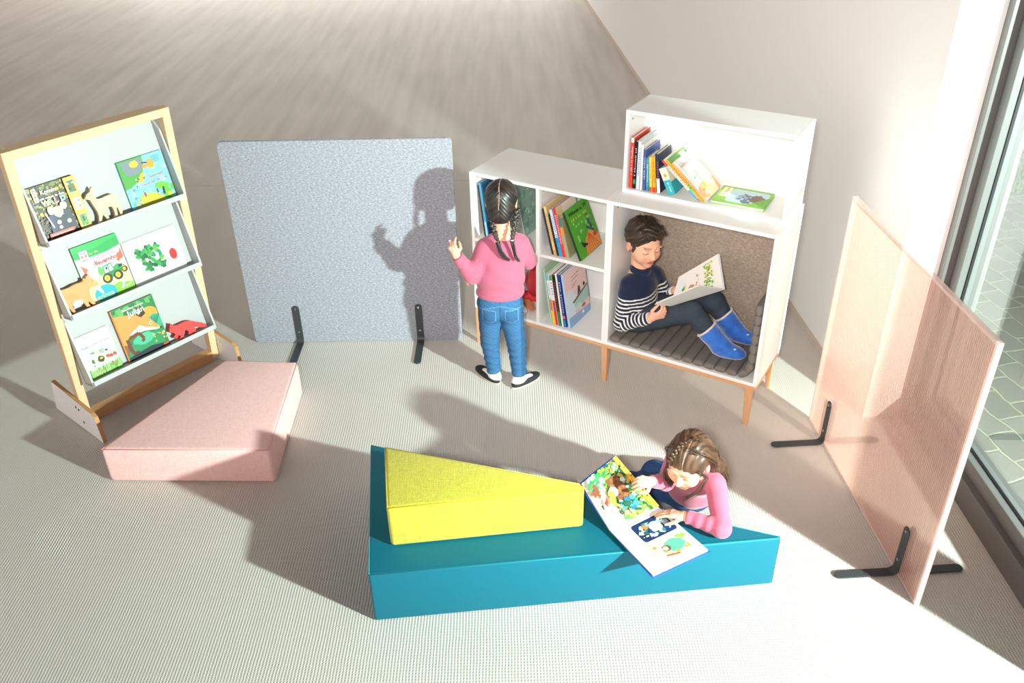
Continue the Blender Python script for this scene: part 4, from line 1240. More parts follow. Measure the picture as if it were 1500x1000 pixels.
def tractor(A, x, y, s):
    k = A.w / A.h
    def P(px, py): return (x + px * s, y + py * s * k)
    A.poly([P(-.55, .05), P(.1, -.05), P(.75, .15), P(.85, .45), P(.35, .62), P(.0, .45), P(-.45, .45)], '#1f7f3c')
    A.poly([P(-.50, .35), P(-.48, .92), P(.18, 1.0), P(.30, .45)], '#2c9a4a'); A.poly([P(-.42, .42), P(-.40, .84), P(-.12, .88), P(-.14, .42)], '#cfe0e4'); A.poly([P(-.06, .42), P(-.04, .88), P(.14, .92), P(.22, .45)], '#dbe8ea'); A.ell(*P(-.22, .72), .06 * s, .1 * s, '#2a2c2c')
    A.poly([P(.3, .35), P(.85, .4), P(.95, .62), P(.55, .78), P(.28, .62)], '#2a9a48'); A.poly([P(.6, .45), P(.9, .48), P(.93, .66), P(.65, .68)], '#23302c')
    for px, py, r in ((-.38, .02, .36), (.42, -.02, .34), (.98, .22, .22)):
        A.ell(*P(px, py), r * s, r * s * k, '#2b2f2e'); A.ell(*P(px - .03, py + .02), r * s * .55, r * s * k * .6, '#e3b51e'); A.ell(*P(px - .03, py + .02), r * s * .2, r * s * k * .2, '#b88a12')
def a_bauer(A):
    A.rect(0, 0, 1, 1, '#cfe1ea'); A.poly([(0, 0.99), (1, 0.99), (1, 0.80), (0.7, 0.76), (0.3, 0.76), (0, 0.80)], '#1f9a48'); A.poly([(0, 1), (1, 1), (1, 0.95), (0.4, 0.88), (0, 0.9)], '#27a850')
    A.rrect(0.13, 0.70, 0.30, 0.90, 0.01, '#eef4f6'); A.text('WAS', 0.155, 0.84, 0.045, '#1c2024', 0.04, fit=0.12); A.rect(0.155, 0.785, 0.275, 0.825, '#d8342c'); A.text('IST', 0.185, 0.79, 0.038, '#ffffff', 0.03); A.text('WAS', 0.155, 0.725, 0.045, '#1c2024', 0.04, fit=0.12)
    A.marks(0.33, 0.80, 0.2, 0.04, 7, '#bfe08a')
    A.text('Komm mit auf den', 0.36, 0.70, 0.05, '#d03a3a', 0.01, fit=0.48); A.text('Bauernhof!', 0.36, 0.60, 0.10, '#d02f30', 0.035, fit=0.56)
    A.poly([(0.07, 0.68), (0.2, 0.58), (0.1, 0.5)], '#e0603a'); A.poly([(0.82, 0.56), (0.98, 0.74), (0.99, 0.60), (0.90, 0.50)], '#e0603a'); A.rect(0.88, 0.44, 0.99, 0.56, '#d8dcd4'); A.scatter(0.9, 0.4, 0.99, 0.5, 6, 0.02, ['#2a2c30', '#f2f2f0'])
    A.poly([(0, 0), (1, 0), (1, 0.44), (0.5, 0.40), (0, 0.36)], '#d9c79a'); A.poly([(0.3, 0), (1, 0), (1, 0.12), (0.7, 0.20), (0.3, 0.14)], '#7cc03a'); A.ell(0.42, 0.48, 0.05, 0.08, '#5aa84a', jit=0.2)
    tractor(A, 0.62, 0.32, 0.30)
    A.ell(0.36, 0.10, 0.24, 0.15, '#12a3b4'); A.text('BOOKii', 0.16, 0.03, 0.085, '#e8f4e8', 0.07, fit=0.36); A.text('BOOKii', 0.165, 0.034, 0.08, '#4aa04a', 0.02, fit=0.35)
    A.poly([(0.18, 0.26), (0.28, 0.28), (0.33, 0.12), (0.30, 0.10)], '#d8dde2'); A.poly([(0.70, 0.08), (0.76, 0.07), (0.84, 0.20), (0.80, 0.22)], '#b8d4da'); A.poly([(0.8, 0.08), (0.94, 0.10), (0.94, 0.115), (0.8, 0.095)], '#f0f2e8')
def a_raupe(A):
    A.rect(0, 0, 1, 1, '#eceef0')
    A.text('Die kleine', 0.70, 0.89, 0.085, '#8a8c98', -0.01); A.text('Raupe', 0.76, 0.79, 0.085, '#8a8c98', -0.01); A.text('Nimmersatt', 0.66, 0.69, 0.085, '#8a8c98', -0.01)
    # plain stand-in: a loose heap of green leaves and one red disc
    A.r.seed(4)
    for _ in range(46):
        x = 0.20 + A.r.random() * 0.40; y = 0.22 + A.r.random() * 0.52
        A.ell(x, y, 0.05 + A.r.random() * 0.03, 0.045, A.r.choice(['#1e7a3c', '#2c9a48', '#14643a', '#1f8a6a', '#5aa83a', '#0f5a38']), n=10, jit=0.2, rot=A.r.random() * 3)
    A.ell(0.82, 0.38, 0.07, 0.13, '#c8302c'); A.marks(0.36, 0.07, 0.22, 0.03, 12, '#8a8c98')
def a_humm(A):
    A.rect(0, 0, 1, 1, '#e8efee'); A.scatter(0, 0.45, 1, 0.75, 45, 0.08, ['#d3e2ea', '#c4d8e2', '#dfe9e4', '#bcd2d8']); A.rect(0, 0, 1, 0.42, '#cfe3bf'); A.scatter(0, 0.2, 1, 0.45, 40, 0.06, ['#d6e6c4', '#c0dcb0', '#dcebd0'])
    for _ in range(130):
        x = A.r.random(); h = 0.08 + A.r.random() * 0.16
        A.line([(x, 0.0), (min(max(x + (A.r.random() - .5) * .06, 0), 1), h)], 0.003, A.r.choice(['#7cc05a', '#9fd27a', '#5fa84a', '#b6dc8f']))
    A.scatter(0.35, 0.50, 0.7, 0.56, 8, 0.035, ['#8a9a5a', '#c8a84a', '#a8b0a0'])
    A.ell(0.52, 0.36, 0.085, 0.07, '#3c3a30', jit=0.2); A.ell(0.53, 0.38, 0.05, 0.025, '#d8a83a'); A.ell(0.30, 0.36, 0.03, 0.05, '#5a6a50', jit=0.4)
    for x, y in ((0.72, 0.36), (0.82, 0.34), (0.92, 0.35)): A.ell(x, y, 0.045, 0.035, '#d8453c', jit=0.3)
    A.ell(0.74, 0.50, 0.03, 0.02, '#7a3a34', jit=0.5); A.scatter(0.05, 0.05, 0.95, 0.3, 8, 0.02, ['#e0603c', '#e8a03a', '#4a7ac0'])
    A.text('Hummelchen in Not', 0.13, 0.70, 0.085, '#8a6a5c', -0.005, fit=0.78); A.marks(0.13, 0.82, 0.3, 0.035, 11, '#b8b8b0')
def a_julian(A):
    A.rect(0, 0, 1, 1, '#2f7a46'); A.scatter(0, 0.6, 1, 1, 50, 0.07, ['#3c8a4c', '#4a9a54', '#2a6a40', '#5aa85c'])
    A.ell(0.80, 0.68, 0.18, 0.14, '#d99a3c'); A.ell(0.86, 0.50, 0.15, 0.16, '#35a47c')
    for k in range(7): A.line([(0.80, 0.38), (0.72 + 0.045 * k, 0.62)], 0.004, '#1f6a52')
    A.poly([(0, 0.05), (0.9, 0.05), (1, 0.3), (0.75, 0.34), (0.4, 0.36), (0.2, 0.3)], '#2c8a58'); A.ell(0.5, 0.3, 0.25, 0.1, '#4ab08a', jit=0.2)
    A.poly([(0, 0.88), (0.15, 0.86), (0.38, 0.80), (0.55, 0.74), (0.75, 0.62), (0.94, 0.36), (0.80, 0.40), (0.52, 0.50), (0.34, 0.48), (0.18, 0.42), (0.10, 0.30), (0, 0.34)], '#e8924a')
    A.poly([(0.22, 0.46), (0.50, 0.56), (0.62, 0.48), (0.93, 0.36), (0.80, 0.37), (0.55, 0.43), (0.34, 0.43)], '#f4f0e8'); A.poly([(0.52, 0.74), (0.56, 0.92), (0.62, 0.80), (0.66, 0.92), (0.72, 0.72), (0.6, 0.68)], '#3c2a22'); A.poly([(0.55, 0.74), (0.585, 0.86), (0.62, 0.76)], '#f0d0b0')
    A.ell(0.75, 0.52, 0.03, 0.03, '#f8f8f4'); A.ell(0.755, 0.515, 0.02, 0.012, '#2a2420'); A.ell(0.93, 0.365, 0.022, 0.018, '#1c1816')
    A.line([(0.2, 0.4), (0.42, 0.44), (0.50, 0.30), (0.44, 0.26)], 0.016, '#6a3a24'); A.line([(0.14, 0.4), (0.16, 0.12), (0.3, 0.10)], 0.018, '#6a3a24'); A.poly([(0, 0.32), (0.10, 0.30), (0.08, 0.12), (0, 0.2)], '#8a5634')
    A.poly([(0, 0), (1, 0), (1, 0.05), (0.6, 0.12), (0, 0.07)], '#24343c'); A.rect(0.86, 0.02, 0.98, 0.06, '#d8503a'); A.scatter(0.7, 0.15, 0.98, 0.3, 12, 0.02, ['#c8d060', '#8ac060', '#e8a04a'])
    A.text('Eine Maus namens', 0.25, 0.90, 0.055, '#f2efe2', 0.015, fit=0.5); A.text('Julian', 0.34, 0.78, 0.14, '#f6f3ea', 0.015, fit=0.38)
    A.rect(0, 0, 0.03, 1, '#c07a3c')

def display_items():
    g = 'picture books facing out on the display stand'
    def put(k, name, label, u0, u1, s1, t, col, art, off=0.001, s0=0.011):
        F = tray_frame(k)
        M = F @ frameM((u0, s0, off + t), (1, 0, 0), (0, 0, -1), (0, 1, 0))
        book(name, label, M, u1 - u0, s1 - s0, t, col, art, None, g)
    put(0, 'picture_book', 'brown forest picture book with yellow margin on the top tray of the stand', 0.060, 0.281, 0.252, 0.013, '#45362c', a_wald)
    put(0, 'picture_book', 'sky blue picture book with a red handwritten title on the top tray', 0.493, 0.727, 0.242, 0.011, '#4ea6bd', a_erde)
    put(1, 'picture_book', 'picture book with a green tractor on its cover on the middle tray', 0.178, 0.406, 0.293, 0.012, '#2a8a46', a_bauer)
    put(1, 'picture_book', 'wide white picture book with green leaf picture on the middle tray', 0.414, 0.700, 0.233, 0.008, '#e8e8ea', a_raupe)
    put(2, 'picture_book', 'pale watercolour meadow picture book on the bottom tray of the stand', 0.055, 0.236, 0.235, 0.009, '#e8ecec', a_humm)
    put(2, 'picture_book', 'green picture book with an orange fox cover on the bottom tray', 0.268, 0.502, 0.291, 0.013, '#c07a3c', a_julian)
    DEER = [(0.286, 0.148), (0.303, 0.166), (0.322, 0.172), (0.328, 0.185), (0.337, 0.19), (0.339, 0.179), (0.332, 0.169), (0.332, 0.152), (0.332, 0.139), (0.339, 0.13), (0.359, 0.129), (0.389, 0.132), (0.413, 0.133), (0.43, 0.122), (0.436, 0.107), (0.429, 0.086), (0.435, 0.067), (0.431, 0.046), (0.426, 0.024), (0.414, 0.022), (0.418, 0.041), (0.416, 0.069), (0.409, 0.068), (0.406, 0.049), (0.403, 0.024), (0.388, 0.023), (0.394, 0.047), (0.396, 0.067), (0.39, 0.082), (0.369, 0.083), (0.36, 0.079), (0.357, 0.061), (0.363, 0.023), (0.351, 0.023), (0.348, 0.041), (0.339, 0.06), (0.329, 0.043), (0.32, 0.024), (0.306, 0.023), (0.32, 0.055), (0.321, 0.08), (0.314, 0.103), (0.309, 0.126), (0.309, 0.137), (0.301, 0.141)]
    COW = [(0.055, 0.149), (0.074, 0.144), (0.099, 0.143), (0.128, 0.149), (0.164, 0.146), (0.173, 0.151), (0.17, 0.161), (0.179, 0.159), (0.183, 0.152), (0.191, 0.164), (0.203, 0.168), (0.205, 0.154), (0.216, 0.14), (0.23, 0.119), (0.228, 0.107), (0.218, 0.103), (0.193, 0.11), (0.179, 0.099), (0.174, 0.068), (0.178, 0.044), (0.188, 0.021), (0.176, 0.019), (0.164, 0.039), (0.158, 0.055), (0.153, 0.041), (0.161, 0.02), (0.151, 0.019), (0.14, 0.032), (0.136, 0.056), (0.127, 0.073), (0.099, 0.077), (0.095, 0.068), (0.081, 0.066), (0.083, 0.041), (0.088, 0.021), (0.077, 0.022), (0.069, 0.039), (0.064, 0.061), (0.060, 0.043), (0.062, 0.021), (0.055, 0.021), (0.054, 0.027), (0.0535, 0.057), (0.0535, 0.095), (0.0535, 0.133)]
    FOX = [(0.509, 0.088), (0.515, 0.102), (0.523, 0.113), (0.527, 0.127), (0.534, 0.12), (0.541, 0.107), (0.557, 0.101), (0.581, 0.102), (0.61, 0.102), (0.634, 0.096), (0.656, 0.082), (0.696, 0.056), (0.712, 0.041), (0.715, 0.031), (0.703, 0.028), (0.681, 0.034), (0.663, 0.046), (0.651, 0.061), (0.646, 0.057), (0.648, 0.04), (0.647, 0.03), (0.641, 0.021), (0.631, 0.022), (0.625, 0.034), (0.626, 0.042), (0.622, 0.028), (0.61, 0.022), (0.602, 0.029), (0.601, 0.036), (0.609, 0.042), (0.601, 0.058), (0.591, 0.059), (0.58, 0.053), (0.575, 0.033), (0.57, 0.022), (0.559, 0.022), (0.551, 0.029), (0.549, 0.034), (0.559, 0.037), (0.555, 0.049), (0.546, 0.049), (0.538, 0.038), (0.53, 0.037), (0.523, 0.047), (0.522, 0.054), (0.536, 0.059), (0.531, 0.071), (0.522, 0.078), (0.510, 0.082)]
    def toy(k, name, label, pts, z0, th, m, eye, extra=None):
        F = tray_frame(k)
        mn = min(p[1] for p in pts)
        pts = [(p[0], p[1] - mn + 0.0108) for p in pts]
        t = thing(name, label, 'wooden toy', F @ Matrix.Translation((sum(p[0] for p in pts) / len(pts), 0.011, z0)))
        bm = bmesh.new(); prism(bm, pts, z0, z0 + th, F, bev=0.0012, seg=1, bev_side=False)
        done('body', bm, m, t)
        if extra:
            bm = bmesh.new()
            for ex in extra:
                prism(bm, [(p[0], p[1] - mn + 0.0108) for p in ex], z0 + 0.002, z0 + th + 0.0006, F)
            done('white_marking', bm, mat('white_stain', (0.85, 0.84, 0.8), rough=0.6), t)
        bm = bmesh.new(); prism(bm, [(eye[0] + 0.0022 * math.cos(a), eye[1] - mn + 0.0108 + 0.0022 * math.sin(a)) for a in np.linspace(0, 2 * PI, 9)[:-1]], z0 + th - 0.001, z0 + th + 0.0005, F)
        done('eye', bm, mat('toy_eye', (0.12, 0.06, 0.03), rough=0.6), t)
    toy(0, 'wooden_deer', 'natural wood deer figure standing between two books on the top tray', DEER, 0.022, 0.018, mat('natural_maple', hx('#e6d0a6'), rough=0.6, noise=0.5, nscale=20, col2=hx('#d9bb8c')), (0.315, 0.157))
    toy(1, 'wooden_cow', 'orange stained wooden cow figure standing before the tractor book', COW, 0.024, 0.020, mat('orange_stain', hx('#e8a066'), rough=0.6, noise=0.6, nscale=16, col2=hx('#dc8c4e'), stretch=(1, 1, 6)), (0.21, 0.135),
        [[(0.097, 0.077), (0.127, 0.073), (0.134, 0.062), (0.131, 0.05), (0.088, 0.045), (0.084, 0.066), (0.095, 0.068)], [(0.203, 0.168), (0.211, 0.166), (0.216, 0.152), (0.206, 0.156)]])
    toy(2, 'wooden_fox', 'red stained wooden fox figure at the right end of the bottom tray', FOX, 0.022, 0.018, mat('red_stain', hx('#de3a34'), rough=0.55, noise=0.4, nscale=20, col2=hx('#cf2e2c')), (0.531, 0.09))
display_items()
# ------------------------------------------------------------------ people
SKIN = np.array(hx('#e3ad91')); LIP = np.array(hx('#d98478')); 
M_SKIN = mat('skin', rough=0.5, attr='Col', spec=0.35, sss=0.12)
M_CLOTH = mat('cloth', rough=0.85, attr='Col', spec=0.15, sheen=0.25, bump=0.25, bscale=700)
M_DENIM = mat('denim', rough=0.85, attr='Col', spec=0.15, noise=0.35, nscale=120, bump=0.35, bscale=900)
M_PLUSH = mat('plush', rough=0.9, attr='Col', spec=0.15, sheen=0.7, noise=0.4, nscale=60, bump=0.6, bscale=300)
M_HAIR = mat('hair', rough=0.38, attr='Col', spec=0.5)
def nrm(v): v = np.array(v, float); return v / np.linalg.norm(v)

class Head:
    def __init__(s, c, F, sc, tilt=(0, 0, 1)):
        s.c = np.array(c, float); s.F = nrm(F); up = np.array(tilt, float)
        s.U = nrm(up - s.F * (up @ s.F)); s.R = np.cross(s.F, s.U); s.sc = sc
        s.rot = np.array([s.R, s.F, s.U])
    def p(s, x, y, z): return s.c + s.sc * (x * s.R + y * s.F + z * s.U)
    def r(s, *v): return [q * s.sc for q in v]
    def loc(s, V): return ((V - s.c) / s.sc) @ s.rot.T
    def ell(s, S, p, r, k=0.012, c=None, op='add', rx=None):
        rot = s.rot
        if rx is not None:
            a = np.array(rx)  # (axis letter angle) rotate about local axes
            ang, ax_ = rx
            Rm = np.array(Matrix.Rotation(ang, 3, ax_))
            rot = Rm @ s.rot
        S.ell(s.p(*p), s.r(*r), rot=rot, k=k * s.sc, c=c, op=op)
    def build(s, S, mouth_open=False):
        e = s.ell
        e(S, (0, -0.012, 0.022), (0.069, 0.084, 0.079))
        e(S, (0, 0.022, -0.018), (0.059, 0.062, 0.066), k=0.03)
        e(S, (0, 0.030, -0.055), (0.043, 0.048, 0.036), k=0.03)
        e(S, (0, 0.064, -0.084), (0.017, 0.014, 0.013), k=0.022)
        for q in (-1, 1):
            e(S, (q * 0.034, 0.054, -0.036), (0.024, 0.022, 0.022), k=0.02)
            e(S, (q * 0.030, 0.085, 0.000), (0.016, 0.013, 0.010), k=0.014, op='sub')
            e(S, (q * 0.030, 0.068, -0.003), (0.0155, 0.013, 0.0115), k=0.004)
            e(S, (q * 0.030, 0.078, 0.019), (0.020, 0.007, 0.006), k=0.012)
            e(S, (q * 0.0085, 0.090, -0.031), (0.006, 0.007, 0.005), k=0.006)
            e(S, (q * 0.071, -0.006, -0.010), (0.009, 0.018, 0.027), k=0.006, rx=(q * 0.35, 'Z'))
            e(S, (q * 0.081, 0.000, -0.008), (0.006, 0.010, 0.016), k=0.004, op='sub')
        S.cap(s.p(0, 0.080, 0.006), s.p(0, 0.097, -0.026), 0.006 * s.sc, 0.0095 * s.sc, k=0.012)
        e(S, (0, 0.078, -0.049), (0.021, 0.012, 0.0055), k=0.006)
        e(S, (0, 0.0765, -0.0605), (0.018, 0.012, 0.0060), k=0.006)
        if mouth_open: e(S, (0, 0.092, -0.0545), (0.017, 0.012, 0.0042), k=0.003, op='sub')
        else: e(S, (0, 0.094, -0.0548), (0.019, 0.006, 0.0012), k=0.003, op='sub')
    def paint(s, V, C, hair=(0.05, 0.03, 0.02), lash=(0.03, 0.018, 0.012), mouth_open=False):
        L = s.loc(V); x, y, z = L.T; ax_ = np.abs(x)
        front = y > 0.045
        near = (np.abs(L) < 0.14).all(1)
        def mix(m, col, a=1.0):
            m = m & near
            C[m] = C[m] * (1 - a) + np.array(col) * a
        rosy = np.array(hx('#e0957f'))
        d = np.exp(-(((ax_ - 0.036) / 0.02) ** 2 + ((z + 0.034) / 0.018) ** 2)) * (y > 0.03) * near
        C[:] = C * (1 - 0.45 * d[:, None]) + rosy * 0.45 * d[:, None]
        d = np.exp(-((x / 0.014) ** 2 + ((z + 0.026) / 0.012) ** 2)) * (y > 0.07) * near
        C[:] = C * (1 - 0.3 * d[:, None]) + rosy * 0.3 * d[:, None]
        ear = (ax_ > 0.066) & (np.abs(z + 0.01) < 0.03) & (y < 0.03)
        mix(ear, hx('#e09c84'), 0.5)
        mix(front & ((x / 0.022) ** 2 + ((z + 0.0548) / 0.0115) ** 2 < 1), LIP, 0.85)
        if mouth_open:
            mix(front & ((x / 0.017) ** 2 + ((z + 0.0545) / 0.0050) ** 2 < 1), hx('#9a4a42'), 0.75)
            mix(front & ((x / 0.013) ** 2 + ((z + 0.0525) / 0.0026) ** 2 < 1), hx('#efe6dc'), 0.9)
        else: mix(front & (ax_ < 0.019) & (np.abs(z + 0.0548 + 6 * x * x) < 0.0014), hx('#8a3f38'), 0.8)
        by = 0.0235 - 10 * (ax_ - 0.030) ** 2
        mix(front & (ax_ > 0.012) & (ax_ < 0.045) & (np.abs(z - by) < 0.0022), hair, 0.45)
        ly = -0.0095 + 14 * (ax_ - 0.030) ** 2
        mix(front & (ax_ > 0.016) & (ax_ < 0.0445) & (np.abs(z - ly) < 0.0018), lash, 0.75)
        mix(front & (ax_ > 0.018) & (ax_ < 0.043) & (z > ly + 0.002) & (z < ly + 0.012), hx('#d9a08a'), 0.35)
        mix((y > 0.08) & (np.abs(ax_ - 0.0065) < 0.0028) & (np.abs(z + 0.0365) < 0.002), hx('#7a3a30'), 0.4)
        return C

def hand(S, W, f, p, s, sc=1.0, curl=0.5, spread=0.0, thumb=0.5, curls=None):
    """W wrist, f to the fingers, p palm normal, s to the thumb side"""
    W = np.array(W, float); f = nrm(f); p = np.array(p, float); p = nrm(p - f * (p @ f)); s0 = np.cross(f, p); s = s0 if s0 @ np.array(s) > 0 else -s0
    P = lambda a, b, c: W + sc * (a * f + b * s + c * p)
    for b0, b1 in ((0.010, 0.021), (0.003, 0.007), (-0.004, -0.007), (-0.010, -0.019)):
        S.cap(P(0.006, b0, 0), P(0.054, b1, 0.001), 0.0105 * sc, 0.0098 * sc, k=0.008, c=None)
    S.cap(P(0.0, 0.0, 0), P(0.03, 0.0, 0.004), 0.016 * sc, 0.013 * sc, k=0.012)
    base = [(0.056, 0.0215), (0.060, 0.0072), (0.057, -0.0072), (0.051, -0.0205)]
    ln = [(0.026, 0.018, 0.014), (0.029, 0.020, 0.015), (0.027, 0.019, 0.014), (0.021, 0.015, 0.012)]
    cs = curls or [curl * 0.85, curl, curl * 1.05, curl * 1.1]
    for i in range(4):
        q = P(base[i][0], base[i][1], 0.0)
        sp_ = (1.5 - i) * (0.07 + spread)
        a = 0.0
        d0 = nrm(f * math.cos(sp_) + s * math.sin(sp_))
        r = 0.0074 * sc if i != 3 else 0.0064 * sc
        for j in range(3):
            a += cs[i] * (0.8, 1.0, 0.7)[j]
            dd = d0 * math.cos(a) + p * math.sin(a)
            q2 = q + dd * ln[i][j] * sc
            S.cap(q, q2, r, r * 0.90, k=0.002 if j else 0.006); r *= 0.90; q = q2
    q = P(0.014, 0.018, 0.004); dd = nrm(f * 0.62 + s * 0.72 + p * 0.30)
    q2 = q + dd * 0.030 * sc
    S.cap(q, q2, 0.0105 * sc, 0.0085 * sc, k=0.010)
    dd = nrm(f * 0.85 + s * (0.45 - thumb * 0.6) + p * (0.25 + 0.5 * thumb)); q3 = q2 + dd * 0.024 * sc
    S.cap(q2, q3, 0.0083 * sc, 0.0075 * sc, k=0.003)
    dd = nrm(f * 0.9 + s * (0.2 - thumb * 0.7) + p * (0.25 + 0.6 * thumb)); S.cap(q3, q3 + dd * 0.018 * sc, 0.0075 * sc, 0.006 * sc, k=0.003)

def strands(name, guides, n, spread, r, cols, parent, seed=1, taper=0.4):
    """loose hair locks following guide lines: each lock a thin tapered tube"""
    rs = np.random.RandomState(seed)
    bm = bmesh.new()
    for g in guides:
        g = np.array(g, float)
        for _ in range(n):
            o0 = rs.normal(size=3) * spread; o1 = rs.normal(size=3) * spread * 1.2
            t = np.linspace(0, 1, 8)
            k = t * (len(g) - 1); i = np.minimum(k.astype(int), len(g) - 2); fr = (k - i)[:, None]
            # smooth catmull like interpolation
            a = g[np.maximum(i - 1, 0)]; b = g[i]; c = g[i + 1]; d = g[np.minimum(i + 2, len(g) - 1)]
            pts = 0.5 * ((2 * b) + (-a + c) * fr + (2 * a - 5 * b + 4 * c - d) * fr ** 2 + (-a + 3 * b - 3 * c + d) * fr ** 3)
            pts = pts + o0 * (1 - t[:, None]) + o1 * t[:, None] + rs.normal(size=3) * spread * 0.5 * np.sin(PI * t)[:, None]
            rr = [r * (1 - (1 - taper) * q) for q in t]
            tube(bm, [tuple(q) for q in pts], rr, 5, mi=rs.randint(len(cols)))
    return done(name, bm, cols, parent, smooth=True)

def streaky(c1, c2, fn, f=60.0):
    c1 = np.array(c1); c2 = np.array(c2)
    def g(V, q):
        a = fn(V)
        w = 0.5 + 0.25 * np.sin(a * f) + 0.25 * np.sin(a * f * 2.7 + 1.3)
        return c1 * (1 - w[:, None]) + c2 * w[:, None]
    return g

def slipper(t, heel, toe, name='slipper'):
    heel = np.array(heel, float); toe = np.array(toe, float)
    f = nrm(toe - heel); s = np.cross(f, (0, 0, 1)); L = np.linalg.norm(toe - heel); rot = [f, s, (0, 0, 1)]
    m = (heel + toe) / 2
    S = Solid()
    S.ell(m + np.array([0, 0, 0.020]) - f * L * 0.18, (L * 0.36, 0.030, 0.021), rot=rot).ell(m + np.array([0, 0, 0.018]) + f * L * 0.18, (L * 0.35, 0.034, 0.019), rot=rot, k=0.02)
    S.ell(m + np.array([0, 0, 0.050]) - f * L * 0.10, (L * 0.25, 0.019, 0.026), rot=rot, op='sub', k=0.004)
    S.cyl(m - np.array([0, 0, 0.05]), m + np.array([0, 0, 0.006]), 0.2, op='sub', k=0.001)
    o = solid(name, S, 0.003, mat('black_slipper_cloth', hx('#1d1e22'), rough=0.8), t, disp=lambda X, Y, Z: 0.0006 * np.sin(260 * (X * s[0] + Y * s[1] + f[0] * X * 2 + f[1] * Y * 2)))
    bm = bmesh.new()
    pts = []
    for a in np.linspace(0, 2 * PI, 25)[:-1]:
        w = 0.029 + 0.005 * math.cos(a)
        q = m + f * (L * 0.53 * math.cos(a)) + s * w * math.sin(a)
        pts.append((q[0], q[1]))
    prism(bm, pts, 0.0015, 0.0075)
    k = done('sole', bm, mat('pale_sole', hx('#cfc6a8'), rough=0.7), None)
    k.parent = o; 
    k.data.transform(rootM(o).inverted())

